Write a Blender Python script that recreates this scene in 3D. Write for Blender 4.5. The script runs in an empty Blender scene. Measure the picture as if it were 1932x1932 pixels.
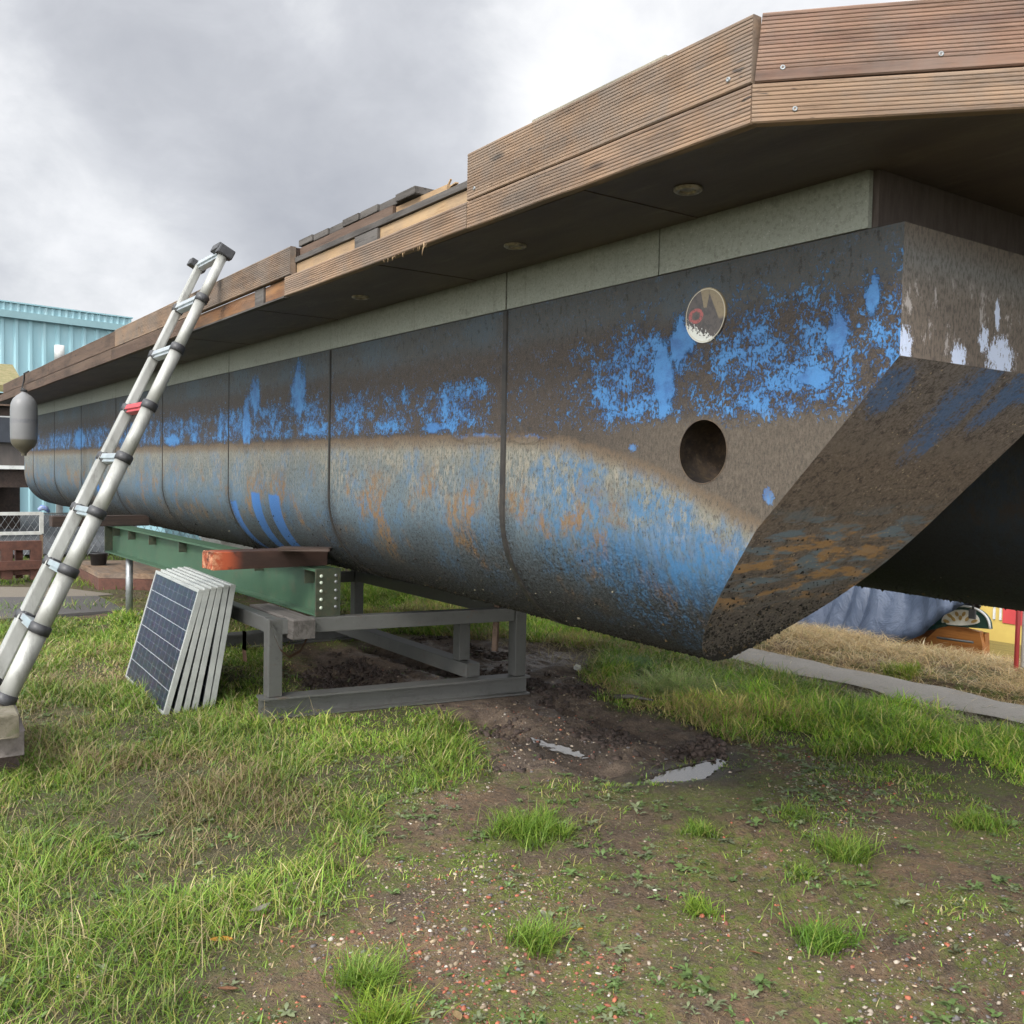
import bpy, bmesh, math, random
import numpy as np
from mathutils import Vector, Matrix
random.seed(7); rng = np.random.default_rng(7)
sc = bpy.context.scene
COL = sc.collection
# ------------------------------------------------------------------ camera
CH = 1.25                     # camera height
FPX, W, CC = 1790.0, 1932.0, 966.0
F0 = Vector((-0.8187, 0.5742, 0)).normalized()
R0 = Vector((F0.y, -F0.x, 0))
Z = Vector((0, 0, 1))
pitch = math.atan(76/FPX); roll = 0.02
FW = F0*math.cos(pitch) - Z*math.sin(pitch)
UC = Z*math.cos(pitch) + F0*math.sin(pitch)
RT = R0*math.cos(roll) + UC*math.sin(roll)*-1
RT = (R0*math.cos(roll) + UC*math.sin(roll))
UP = (UC*math.cos(roll) - R0*math.sin(roll))
CAM = Vector((0, 0, CH))
cd = bpy.data.cameras.new('camera'); cam = bpy.data.objects.new('camera', cd); COL.objects.link(cam)
M = Matrix((( RT.x, UP.x, -FW.x, 0), (RT.y, UP.y, -FW.y, 0), (RT.z, UP.z, -FW.z, CH), (0, 0, 0, 1)))
cam.matrix_world = M
cd.sensor_width = 36; cd.lens = FPX/W*36; cd.clip_start = 0.05; cd.clip_end = 2000
sc.camera = cam
def ray(x, y):
    return (FW*FPX + RT*(x-CC) - UP*(y-CC)).normalized()
def onplane(x, y, co, no):
    d = ray(x, y); no = Vector(no); t = (Vector(co)-CAM).dot(no)/d.dot(no)
    return CAM + d*t
def gp(x, y, z=0.0): return onplane(x, y, (0, 0, z), (0, 0, 1))
def yp(x, y, Y): return onplane(x, y, (0, Y, 0), (0, 1, 0))
def xp(x, y, X): return onplane(x, y, (X, 0, 0), (1, 0, 0))
# ------------------------------------------------------------------ object helpers
def tag(o, label=None, cat=None, group=None, kind=None):
    if label: o['label'] = label
    if cat: o['category'] = cat
    if group: o['group'] = group
    if kind: o['kind'] = kind
    return o
def thing(name, label, cat, loc=(0, 0, 0), rotz=0, group=None):
    o = bpy.data.objects.new(name, None); COL.objects.link(o)
    o.location = loc; o.rotation_euler = (0, 0, rotz); o.empty_display_size = .1
    return tag(o, label, cat, group)
def inv(parent):
    m = Matrix.Translation(parent.location) @ parent.rotation_euler.to_matrix().to_4x4()
    return m.inverted()
def obj(name, bm, mats, parent=None, smooth=False, world=True):
    """bm in world coordinates; if parent has an offset, shift to its frame"""
    me = bpy.data.meshes.new(name)
    if isinstance(bm, bmesh.types.BMesh):
        if smooth:
            for f in bm.faces: f.smooth = True
        bm.to_mesh(me); bm.free()
    else: me = bm; me.name = name
    for m in (mats if isinstance(mats, (list, tuple)) else [mats]): me.materials.append(m)
    o = bpy.data.objects.new(name, me); COL.objects.link(o)
    if parent is not None:
        o.parent = parent
        if world:
            mm = Matrix.Identity(4); p = parent; chain = []
            while p is not None: chain.append(p); p = p.parent
            for p in reversed(chain): mm = mm @ Matrix.Translation(p.location) @ p.rotation_euler.to_matrix().to_4x4()
            me.transform(mm.inverted())
    return o
def auto_smooth(o, ang=35):
    me = o.data
    bm = bmesh.new(); bm.from_mesh(me)
    for f in bm.faces: f.smooth = True
    for e in bm.edges:
        if len(e.link_faces) == 2:
            try:
                if e.calc_face_angle() > math.radians(ang): e.smooth = False
            except Exception: pass
    bm.to_mesh(me); bm.free()
def box(bm, lo, hi, mat=None, bev=0, mi=0):
    vs = [bm.verts.new((x, y, z)) for x in (lo[0], hi[0]) for y in (lo[1], hi[1]) for z in (lo[2], hi[2])]
    idx = [(0, 1, 3, 2), (4, 6, 7, 5), (0, 4, 5, 1), (2, 3, 7, 6), (0, 2, 6, 4), (1, 5, 7, 3)]
    fs = [bm.faces.new([vs[i] for i in q]) for q in idx]
    for f in fs: f.material_index = mi
    if bev > 0:
        es = list({e for f in fs for e in f.edges})
        r = bmesh.ops.bevel(bm, geom=es, offset=bev, segments=2, affect='EDGES', profile=.6)
        vs = list({v for f in r['faces'] for v in f.verts} | {v for v in vs if v.is_valid})
    if mat is not None:
        vv = {v for v in vs if v.is_valid}
        for v in vv: v.co = mat @ v.co
    return vs
def frame(p, xd, up=(0, 0, 1)):
    x = Vector(xd).normalized(); u = Vector(up); y = u.cross(x)
    if y.length < 1e-6: y = Vector((0, 1, 0))
    y.normalize(); z = x.cross(y)
    return Matrix(((x.x, y.x, z.x, p[0]), (x.y, y.y, z.y, p[1]), (x.z, y.z, z.z, p[2]), (0, 0, 0, 1)))
def beam(bm, a, b, w, h, up=(0, 0, 1), bev=0, mi=0):
    a = Vector(a); b = Vector(b); L = (b-a).length
    return box(bm, (0, -w/2, -h/2), (L, w/2, h/2), frame(a, b-a, up), bev, mi)
def tube(bm, pts, r, n=12, caps=True, mi=0, smooth=True):
    pts = [Vector(p) for p in pts]; rs = r if isinstance(r, (list, tuple)) else [r]*len(pts)
    rings = []; ref = Vector((0, 0, 1)) if abs((pts[-1]-pts[0]).normalized().z) < .9 else Vector((1, 0, 0))
    for i, p in enumerate(pts):
        d = (pts[min(i+1, len(pts)-1)] - pts[max(i-1, 0)]).normalized()
        x = ref.cross(d).normalized(); y = d.cross(x)
        rings.append([bm.verts.new(p + x*rs[i]*math.cos(t) + y*rs[i]*math.sin(t)) for t in [2*math.pi*k/n for k in range(n)]])
    for a, b in zip(rings, rings[1:]):
        for k in range(n):
            f = bm.faces.new((a[k], a[(k+1) % n], b[(k+1) % n], b[k])); f.smooth = smooth; f.material_index = mi
    if caps:
        f = bm.faces.new(rings[0][::-1]); f.material_index = mi
        f = bm.faces.new(rings[-1]); f.material_index = mi
def lathe(bm, c, prof, n=24, axis=Vector((0, 0, 1)), mi=0):
    x = Vector((1, 0, 0)) if abs(axis.z) > .7 else Vector((0, 0, 1)).cross(axis).normalized()
    y = axis.cross(x); rings = []
    for r, h in prof:
        rings.append([bm.verts.new(Vector(c)+axis*h + (x*math.cos(2*math.pi*k/n)+y*math.sin(2*math.pi*k/n))*max(r, 1e-4)) for k in range(n)])
    for a, b in zip(rings, rings[1:]):
        for k in range(n):
            f = bm.faces.new((a[k], a[(k+1) % n], b[(k+1) % n], b[k])); f.smooth = True; f.material_index = mi
def prism(bm, pts, v, mi=0):
    a = [bm.verts.new(p) for p in pts]; b = [bm.verts.new(Vector(p)+Vector(v)) for p in pts]
    n = len(a)
    fs = [bm.faces.new(a[::-1]), bm.faces.new(b)]
    for k in range(n): fs.append(bm.faces.new((a[k], a[(k+1) % n], b[(k+1) % n], b[k])))
    for f in fs: f.material_index = mi
    return fs
def fixn(bm): bmesh.ops.recalc_face_normals(bm, faces=bm.faces[:])
# ------------------------------------------------------------------ node helpers
class NT:
    def __init__(s, name):
        s.m = bpy.data.materials.new(name); s.m.use_nodes = True; s.t = s.m.node_tree; s.n = s.t.nodes; s.l = s.t.links
        s.b = s.n['Principled BSDF']; s.out = s.n['Material Output']; s._tc = None
    def tc(s, k='Object'):
        if s._tc is None: s._tc = s.n.new('ShaderNodeTexCoord')
        return s._tc.outputs[k]
    def put(s, inp, v):
        if isinstance(v, bpy.types.NodeSocket): s.l.new(v, inp)
        elif isinstance(v, (tuple, list)) and len(v) == 3 and inp.type == 'RGBA': inp.default_value = (*v, 1)
        else: inp.default_value = v
    def map(s, vec, scale=(1, 1, 1), rot=(0, 0, 0), loc=(0, 0, 0)):
        n = s.n.new('ShaderNodeMapping'); s.l.new(vec, n.inputs[0]); n.inputs['Scale'].default_value = scale
        n.inputs['Rotation'].default_value = rot; n.inputs['Location'].default_value = loc; return n.outputs[0]
    def noise(s, vec, scale=5, detail=4, rough=.55, dist=0, out=0):
        n = s.n.new('ShaderNodeTexNoise'); s.l.new(vec, n.inputs['Vector'])
        n.inputs['Scale'].default_value = scale; n.inputs['Detail'].default_value = detail
        n.inputs['Roughness'].default_value = rough; n.inputs['Distortion'].default_value = dist
        return n.outputs[out]
    def voro(s, vec, scale=5, feat='F1', out='Distance', rnd=1):
        n = s.n.new('ShaderNodeTexVoronoi'); n.feature = feat; s.l.new(vec, n.inputs['Vector']); n.inputs['Scale'].default_value = scale
        n.inputs['Randomness'].default_value = rnd
        return n.outputs[out]
    def math(s, op, a, b=0.0, c=0.0, clamp=False):
        n = s.n.new('ShaderNodeMath'); n.operation = op; n.use_clamp = clamp
        s.put(n.inputs[0], a); s.put(n.inputs[1], b)
        if op in ('MULTIPLY_ADD', 'SMOOTH_MIN', 'SMOOTH_MAX', 'COMPARE'): s.put(n.inputs[2], c)
        return n.outputs[0]
    def ss(s, v, a, b, lo=0., hi=1.):
        n = s.n.new('ShaderNodeMapRange'); n.interpolation_type = 'SMOOTHSTEP'
        s.put(n.inputs[0], v); s.put(n.inputs[1], a); s.put(n.inputs[2], b); s.put(n.inputs[3], lo); s.put(n.inputs[4], hi); return n.outputs[0]
    def mix(s, f, a, b, mode='MIX'):
        n = s.n.new('ShaderNodeMix'); n.data_type = 'RGBA'; n.blend_type = mode; n.clamp_factor = True
        s.put(n.inputs[0], f); s.put(n.inputs[6], a); s.put(n.inputs[7], b); return n.outputs[2]
    def ramp(s, f, stops, interp='LINEAR'):
        n = s.n.new('ShaderNodeValToRGB'); s.l.new(f, n.inputs[0]); e = n.color_ramp.elements; n.color_ramp.interpolation = interp
        while len(e) > 1: e.remove(e[-1])
        e[0].position = stops[0][0]; e[0].color = (*stops[0][1], 1)
        for p, c in stops[1:]:
            q = e.new(p); q.color = (*c, 1)
        return n.outputs[0]
    def sep(s, v):
        n = s.n.new('ShaderNodeSeparateXYZ'); s.l.new(v, n.inputs[0]); return n.outputs
    def comb(s, x, y, z):
        n = s.n.new('ShaderNodeCombineXYZ'); s.put(n.inputs[0], x); s.put(n.inputs[1], y); s.put(n.inputs[2], z); return n.outputs[0]
    def attr(s, name):
        n = s.n.new('ShaderNodeAttribute'); n.attribute_name = name; return n
    def bump(s, h, dist=.002, strength=1.0, normal=None):
        n = s.n.new('ShaderNodeBump'); s.l.new(h, n.inputs['Height']); n.inputs['Distance'].default_value = dist
        n.inputs['Strength'].default_value = strength
        if normal is not None: s.l.new(normal, n.inputs['Normal'])
        s.l.new(n.outputs[0], s.b.inputs['Normal']); return n.outputs[0]
    def fin(s, col=None, rough=None, metal=None, spec=None):
        if col is not None: s.put(s.b.inputs['Base Color'], col)
        if rough is not None: s.put(s.b.inputs['Roughness'], rough)
        if metal is not None: s.put(s.b.inputs['Metallic'], metal)
        if spec is not None: s.put(s.b.inputs['Specular IOR Level'], spec)
        return s.m
def simple(name, c1, c2=None, scale=8, rough=.6, metal=0, bump=0.0, bscale=60, stretch=(1, 1, 1), dirt=None, dirt_amt=.5, spec=.5):
    g = NT(name); v = g.map(g.tc(), stretch)
    c2 = c2 or tuple(x*.7 for x in c1)
    col = g.mix(g.ss(g.noise(v, scale, 6, .65), .35, .65), c1, c2)
    if dirt: col = g.mix(g.math('MULTIPLY', g.ss(g.noise(v, scale*2.3, 8, .7), .5, .72), dirt_amt), col, dirt)
    if bump: g.bump(g.noise(v, bscale, 5, .7), bump)
    return g.fin(col, rough, metal, spec)
# ------------------------------------------------------------------ key dimensions (metres)
A = 1.95; R = .2175*A; ZC = CH - .0725*A; TOP = CH + .297*A; ZK = CH + .1436*A
XB = -.650*A; XEND = -14.2; DZ = CH + .368*A   # DZ underside of the deck
def xcut(z): return XB - 1.02*max(0, ZK - z)
def bowdx(z, y, y0):
    q = (CH-.04*A-z)/(.25*A)
    return .034*A*math.sin(math.pi*q)**.8 if 0 < q < 1 and y < y0+R else 0.0
# ------------------------------------------------------------------ hull paint
def hull_mat(name, dark=1.0):
    g = NT(name); uv = g.tc('UV'); s = g.sep(uv); u, v = s[0], s[1]
    # the water stain falls away towards the bow
    q = g.math('MAXIMUM', g.math('ADD', u, 2.85), 0.0)
    sh = g.math('MULTIPLY', g.math('MULTIPLY', q, q), .18)
    big = g.noise(uv, 2.2, 3, .5)
    med = g.noise(g.map(uv, (1.6, 1, 1)), 7, 5, .6)
    strk = g.noise(g.map(uv, (48, 13, 1)), 1, 6, .78)           # vertical scratches
    strk2 = g.noise(g.map(uv, (130, 48, 1)), 1, 5, .82)
    grain = g.noise(uv, 170, 4, .75)
    vj = g.math('ADD', v, g.math('MULTIPLY', g.math('SUBTRACT', med, .5), .05))
    vl = g.math('ADD', g.math('ADD', v, sh), g.math('ADD', g.math('MULTIPLY', g.math('SUBTRACT', med, .5), .055), g.math('MULTIPLY', g.math('SUBTRACT', strk, .5), .035)))
    # upper half
    up = g.ramp(g.ss(vj, 1.64, 1.74), [(0, (.040, .030, .023)), (.35, (.042, .034, .028)), (1, (.050, .057, .059))])
    up = g.mix(g.ss(grain, .48, .6, 0, .75), up, (.080, .064, .050))
    up = g.mix(g.math('MULTIPLY', g.ss(strk, .5, .75), .5), up, (.018, .017, .016))
    up = g.mix(g.math('MULTIPLY', g.ss(big, .5, .62), g.ss(vj, 1.66, 1.76, 0, .5)), up, (.055, .082, .105))
    # rust runs from the top seam
    run = g.math('MULTIPLY', g.ss(g.noise(g.map(uv, (9, .25, 1)), 1, 3, .5), .66, .72), g.ss(v, 1.5, 1.8))
    up = g.mix(g.math('MULTIPLY', run, .55), up, (.115, .078, .05))
    # flaking blue paint
    bowk = g.ss(u, -2.9, -1.9)
    band = g.math('MULTIPLY', g.ss(vj, 1.36, 1.43), g.math('SUBTRACT', 1, g.ss(vj, g.math('ADD', 1.53, g.math('MULTIPLY', bowk, .09)), g.math('ADD', 1.68, g.math('MULTIPLY', bowk, .15)))))
    lowf = g.noise(g.map(uv, (1.5, 1.1, 1)), 2.6, 3, .55)
    bare = g.math('SUBTRACT', 1, g.math('MULTIPLY', .60, g.math('MULTIPLY', g.ss(u, -2.95, -2.83), g.math('SUBTRACT', 1, g.ss(u, -2.66, -2.4)))))
    amt = g.math('MULTIPLY', g.math('MULTIPLY', band, bare), g.ss(lowf, .36, .62, .52, 1.08))
    fl = g.noise(g.map(uv, (1.25, .9, 1)), 88, 5, .75, .9)
    fl2 = g.noise(g.map(uv, (1, 1.15, 1)), 13, 5, .7)
    flk = g.math('ADD', g.math('MULTIPLY', fl, .66), g.math('MULTIPLY', fl2, .42))
    thr = g.math('MULTIPLY_ADD', amt, -.128, .648)
    bl = g.ss(flk, thr, g.math('ADD', thr, .022))
    bl = g.math('MULTIPLY', bl, g.ss(amt, .05, .2))
    faint = g.math('MULTIPLY', g.math('MULTIPLY', g.ss(flk, .60, .63), g.ss(v, 1.38, 1.45)), .50)
    up = g.mix(faint, up, (.055, .11, .19))
    up = g.mix(g.ss(g.noise(g.map(uv, (1.2, .7, 1), loc=(5, 0, 0)), 40, 5, .8), .56, .62, 0, .55), up, (.095, .080, .062))
    up = g.mix(g.ss(g.noise(g.map(uv, (1.2, .7, 1), loc=(2, 8, 0)), 34, 5, .8), .55, .61, 0, .7), up, (.018, .015, .013))
    # solid remains of paint
    ragn = g.math('ADD', g.math('MULTIPLY', g.math('SUBTRACT', g.noise(g.map(uv, (1.7, 1, 1)), 13, 4, .65), .5), 3.6), g.math('MULTIPLY', g.math('SUBTRACT', fl, .5), 5.5))
    def patch(cu, cv, ru, rv, soft=.25, rag=.8):
        a = g.math('DIVIDE', g.math('SUBTRACT', u, cu), ru); b = g.math('DIVIDE', g.math('SUBTRACT', v, cv), rv)
        d = g.math('ADD', g.math('POWER', g.math('ABSOLUTE', a), 1.5), g.math('POWER', g.math('ABSOLUTE', b), 1.5))
        d = g.math('MULTIPLY_ADD', ragn, rag, d)
        return g.math('SUBTRACT', 1, g.ss(d, .9, .9+soft))
    for p in [(-5.41, 1.655, .085, .11), (-4.76, 1.66, .10, .135), (-1.96, 1.62, .045, .075), (-2.02, 1.53, .04, .10), (-7.1, 1.42, .14, .05), (-10.5, 1.5, .25, .10),
              (-3.0, 1.372, .17, .018), (-2.70, 1.365, .10, .016), (-3.35, 1.42, .09, .02), (-1.43, 1.60, .03, .05), (-1.34, 1.68, .02, .05), (-1.50, 1.50, .05, .02),
               (-2.15, 1.33, .02, .012), (-1.63, 1.20, .018, .022), (-5.55, 1.5, .07, .16)]:
        bl = g.math('MAXIMUM', bl, patch(*p))
    bluec = g.mix(g.ss(fl2, .38, .62), (.034, .105, .26), (.052, .175, .38))
    bluec = g.mix(g.math('MULTIPLY', g.ss(strk2, .52, .75), .35), bluec, (.05, .11, .22))
    up = g.mix(bl, up, bluec)
    # lower half
    vlo = g.math('ADD', v, g.math('MULTIPLY', g.math('SUBTRACT', vl, v), g.ss(v, .80, 1.12)))
    t = g.math('DIVIDE', g.math('SUBTRACT', vlo, .44), 1.0)           # .44 keel .. 1.44
    lo = g.ramp(t, [(0, (.016, .015, .013)), (.16, (.024, .022, .019)), (.32, (.040, .042, .040)), (.46, (.062, .078, .086)), (.62, (.080, .115, .138)),
                    (.80, (.105, .128, .132)), (.885, (.155, .155, .13)), (.905, (.15, .125, .09)), (.935, (.115, .082, .052)), (.965, (.135, .085, .045)), (.985, (.050, .037, .028)), (1, (.042, .032, .025))])
    bowfade = g.ss(u, -2.9, -2.3)
    lightk = g.math('MULTIPLY', g.ss(vl, .98, 1.28), g.math('SUBTRACT', 1, g.ss(vl, 1.32, 1.36)))
    lo = g.mix(g.math('MULTIPLY', g.math('MULTIPLY', g.ss(strk, .46, .56), lightk), g.ss(lowf, .40, .60, .15, .9)), lo, (.235, .215, .165))
    lo = g.mix(g.math('MULTIPLY', g.ss(strk2, .50, .60), g.ss(vl, .7, 1.0, .2, .8)), lo, (.036, .033, .028))
    lowz = g.math('SUBTRACT', 1, g.ss(vl, 1.30, 1.38))
    blow = g.math('MULTIPLY', g.math('MULTIPLY', lowz, g.ss(vl, .62, .95)), g.ss(g.noise(g.map(uv, (1.6, 1.2, 1)), 2.6, 4, .6), g.math('MULTIPLY_ADD', bowfade, -.08, .47), g.math('MULTIPLY_ADD', bowfade, -.08, .59)))
    blow = g.math('MULTIPLY', blow, g.ss(g.noise(g.map(uv, (30, 17, 1)), 1, 6, .8), .44, .56))
    lo = g.mix(g.math('MULTIPLY', blow, g.math('MULTIPLY_ADD', bowfade, .38, .42)), lo, (.045, .135, .25))
    org = g.math('MULTIPLY', g.ss(g.noise(g.map(uv, (1.7, 1.5, 1), loc=(3, 1, 0)), 2.4, 4, .6), .50, .62), g.math('MULTIPLY', g.ss(vl, .72, .9), g.math('SUBTRACT', 1, g.ss(vl, 1.15, 1.34))))
    org = g.math('MULTIPLY', org, g.ss(g.noise(g.map(uv, (34, 17, 1), loc=(3, 3, 0)), 1, 6, .8), .43, .56))
    lo = g.mix(g.math('MULTIPLY', org, .88), lo, (.175, .098, .036))
    # marine growth at the bottom: speckle
    gz = g.math('SUBTRACT', 1, g.ss(g.math('ADD', v, g.math('MULTIPLY', g.math('SUBTRACT', big, .5), .35)), .74, 1.10))
    sp = g.noise(g.map(uv, (1, 1.3, 1)), 75, 5, .85)
    lo = g.mix(g.math('MULTIPLY', g.ss(sp, g.math('MULTIPLY_ADD', gz, -.13, .60), g.math('MULTIPLY_ADD', gz, -.13, .64)), g.math('MULTIPLY', g.ss(gz, .02, .3), .92)), lo, (.012, .011, .010))
    sp2 = g.noise(g.map(uv, (1, 1, 1), loc=(9, 9, 0)), 120, 3, .7)
    lo = g.mix(g.math('MULTIPLY', g.ss(sp2, .63, .68), g.math('MULTIPLY', gz, .7)), lo, (.17, .12, .06))
    lo = g.mix(g.math('MULTIPLY', g.ss(g.noise(g.map(uv, (1.3, 1, 1), loc=(1, 6, 0)), 44, 6, .85), .545, .60), g.math('MULTIPLY_ADD', gz, .6, .35)), lo, (.020, .018, .016))
    # bright blue smear by the bow and brush strokes
    def strip(u0, u1, v0, v1):
        uu = g.math('SUBTRACT', u, g.math('MULTIPLY', g.math('SUBTRACT', 1.1, v), .06))
        a = g.math('MULTIPLY', g.ss(uu, u0, u0+.012), g.math('SUBTRACT', 1, g.ss(uu, u1-.012, u1)))
        vn = g.math('ADD', v, g.math('MULTIPLY', g.math('SUBTRACT', strk, .5), .06))
        return g.math('MULTIPLY', a, g.math('MULTIPLY', g.ss(vn, v0, v0+.12), g.math('SUBTRACT', 1, g.ss(vn, v1-.012, v1))))
    br = strip(-5.47, -5.32, .62, 1.105)
    for p in [(-5.19, -5.02, .60, 1.10), (-5.86, -5.74, .60, 1.04), (-9.75, -9.62, .85, 1.32)]: br = g.math('MAXIMUM', br, strip(*p))
    sm = patch(-1.97, .985, .30, .09, 1.2, .9)
    sm = g.math('MULTIPLY', sm, g.ss(strk, .35, .6))
    sm = g.math('MAXIMUM', sm, g.math('MULTIPLY', patch(-1.72, .93, .10, .07, .9, .9), .8))
    lo = g.mix(g.math('MULTIPLY', br, .93), lo, (.035, .125, .32))
    lo = g.mix(g.math('MULTIPLY', sm, .5), lo, (.036, .150, .33))
    # bare brownish steel between stain and paint near the bow
    col = g.mix(g.ss(vl, 1.375, 1.40), lo, up)
    bowbare = g.math('MULTIPLY', g.ss(u, -2.6, -1.9), g.math('MULTIPLY', g.ss(vl, 1.36, 1.40), g.math('SUBTRACT', 1, g.ss(vj, 1.38, 1.44))))
    col = g.mix(g.math('MULTIPLY', bowbare, g.ss(strk2, .4, .65, .15, .6)), col, (.145, .12, .088))
    # growth hangs round the seams below the waterline
    m = g.math('MODULO', g.math('ADD', u, 20*1.515+2.84+.30), 1.515)
    near = g.math('SUBTRACT', 1, g.ss(g.math('ABSOLUTE', g.math('SUBTRACT', m, .30)), .01, .11))
    sg = g.math('MULTIPLY', g.math('MULTIPLY', near, g.ss(sp, .42, .55)), g.math('SUBTRACT', 1, g.ss(v, 1.05, 1.22)))
    col = g.mix(g.math('MULTIPLY', sg, .75), col, (.014, .012, .011))
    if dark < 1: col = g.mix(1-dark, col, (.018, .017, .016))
    h = g.math('ADD', g.math('MULTIPLY', grain, .35), g.math('MULTIPLY', g.math('MULTIPLY', gz, g.ss(sp, .45, .6)), 1.6))
    h = g.math('ADD', g.math('ADD', h, g.math('MULTIPLY', bl, .5)), g.math('MULTIPLY', strk2, .5))
    g.bump(h, .003, 1)
    rough = g.ss(bl, 0, 1, .62, .42)
    return g.fin(col, rough, 0, .35)
m_hull = hull_mat('hull_paint'); m_hull_far = hull_mat('far_hull_shaded_paint', .12)  # far hull: same paint mixed nearly black, deck shade put into the colour
def rake_mat():
    g = NT('raked_bow_plate'); uv = g.tc('UV'); s = g.sep(uv); u, v = s[0], s[1]    # u across, v up along the rake (0 at the tip)
    grain = g.noise(uv, 95, 6, .85); med = g.noise(uv, 9, 5, .6)
    dg = g.noise(g.map(uv, (2.2, 9, 1), rot=(0, 0, .9)), 2.4, 5, .62)
    vj = g.math('ADD', v, g.math('MULTIPLY', g.math('SUBTRACT', med, .5), .16))
    c = g.ramp(g.math('DIVIDE', vj, 1.2), [(0, (.11, .10, .095)), (.28, (.155, .132, .12)), (.45, (.185, .148, .122)), (.7, (.215, .165, .132)), (1, (.205, .18, .172))])
    c = g.mix(g.ss(grain, .46, .58, 0, .75), c, (.085, .065, .054)); c = g.mix(g.ss(g.noise(uv, 28, 6, .85), .52, .58, 0, .7), c, (.05, .040, .035)); c = g.mix(g.ss(g.noise(g.map(uv, (1, 1, 1), loc=(4, 4, 0)), 33, 6, .85), .56, .62, 0, .6), c, (.34, .28, .23))
    c = g.mix(g.math('MULTIPLY', g.ss(dg, .48, .60), g.math('MULTIPLY', g.ss(vj, .22, .38), g.math('SUBTRACT', 1, g.ss(vj, .60, .72)))), c, (.15, .19, .22))
    c = g.mix(g.math('MULTIPLY', g.math('MULTIPLY', g.ss(g.noise(g.map(uv, (2, 6, 1), rot=(0, 0, .9), loc=(4, 2, 0)), 2.2, 5, .65), .50, .60), g.math('MULTIPLY', g.ss(vj, .22, .32), g.math('SUBTRACT', 1, g.ss(vj, .58, .66)))), .75), c, (.42, .235, .09))
    lv = g.math('SUBTRACT', 1, g.ss(g.math('ABSOLUTE', g.math('SUBTRACT', v, .93)), .0, .05))
    c = g.mix(g.math('MULTIPLY', lv, g.ss(grain, .4, .6, 0, .55)), c, (.22, .18, .15))
    for cu, cv, ru, rv in [(2.34, 1.06, .075, .14), (2.52, 1.12, .05, .10), (2.02, 1.10, .06, .07), (2.62, 1.16, .04, .05)]:
        a = g.math('DIVIDE', g.math('SUBTRACT', u, cu), ru); b = g.math('DIVIDE', g.math('SUBTRACT', v, cv), rv)
        d = g.math('ADD', g.math('MULTIPLY', a, a), g.math('MULTIPLY', b, b))
        d = g.math('ADD', d, g.math('MULTIPLY', g.math('SUBTRACT', g.noise(g.map(uv, (16, 9, 1), rot=(0, 0, .5)), 1, 5, .75), .5), 7.0))
        c = g.mix(g.math('MULTIPLY', g.math('SUBTRACT', 1, g.ss(g.math('MULTIPLY_ADD', g.math('SUBTRACT', grain, .5), 9.0, d), .3, 1.6)), .65), c, (.065, .17, .38))
    sp = g.voro(uv, 55); sel = g.noise(uv, 6, 3, .6)
    c = g.mix(g.math('MULTIPLY', g.math('SUBTRACT', 1, g.ss(sp, .10, .20)), g.ss(sel, .5, .56)), c, (.42, .33, .22))
    g.bump(grain, .004, 1)
    return g.fin(c, .75, 0, .3)
m_rake = rake_mat()
def face_mat():
    g = NT('bow_face_paint'); uv = g.tc('UV'); s = g.sep(uv); u, v = s[0], s[1]     # u across, v = height
    grain = g.noise(g.map(uv, (2, .8, 1)), 60, 6, .78); med = g.noise(uv, 10, 5, .6)
    c = g.ramp(g.ss(v, 1.53, 1.85), [(0, (.15, .12, .095)), (.5, (.17, .145, .12)), (.8, (.16, .16, .15)), (1, (.13, .105, .08))])
    c = g.mix(g.ss(grain, .45, .6, 0, .75), c, (.055, .045, .038))
    c = g.mix(g.math('MULTIPLY', g.ss(g.noise(g.map(uv, (10, 4, 1)), 2, 6, .8), .56, .62), g.math('SUBTRACT', 1, g.ss(v, 1.68, 1.76))), c, (.36, .33, .31))
    for cu, cv, ru, rv in [(2.38, 1.56, .06, .05), (2.19, 1.545, .035, .03), (1.965, 1.55, .03, .045), (2.36, 1.665, .014, .035), (2.30, 1.60, .02, .03)]:
        a = g.math('DIVIDE', g.math('SUBTRACT', u, cu), ru); b = g.math('DIVIDE', g.math('SUBTRACT', v, cv), rv)
        d = g.math('ADD', g.math('ADD', g.math('MULTIPLY', a, a), g.math('MULTIPLY', b, b)), g.math('MULTIPLY', g.math('SUBTRACT', g.noise(g.map(uv, (2, 1, 1)), 34, 6, .8), .5), 7.0))
        c = g.mix(g.math('SUBTRACT', 1, g.ss(g.math('MULTIPLY_ADD', g.math('SUBTRACT', grain, .5), 4.0, d), .85, 1.0)), c, (.55, .62, .78))
    g.bump(grain, .003, 1)
    return g.fin(c, .6, 0, .4)
m_face = face_mat()
m_seam = simple('black_sealant', (.012, .011, .010), (.03, .025, .02), 20, .6)
m_barn = NT('marine_growth'); _a = m_barn.attr('Col'); m_barn = m_barn.fin(_a.outputs['Color'], .8, 0, .3)
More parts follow.
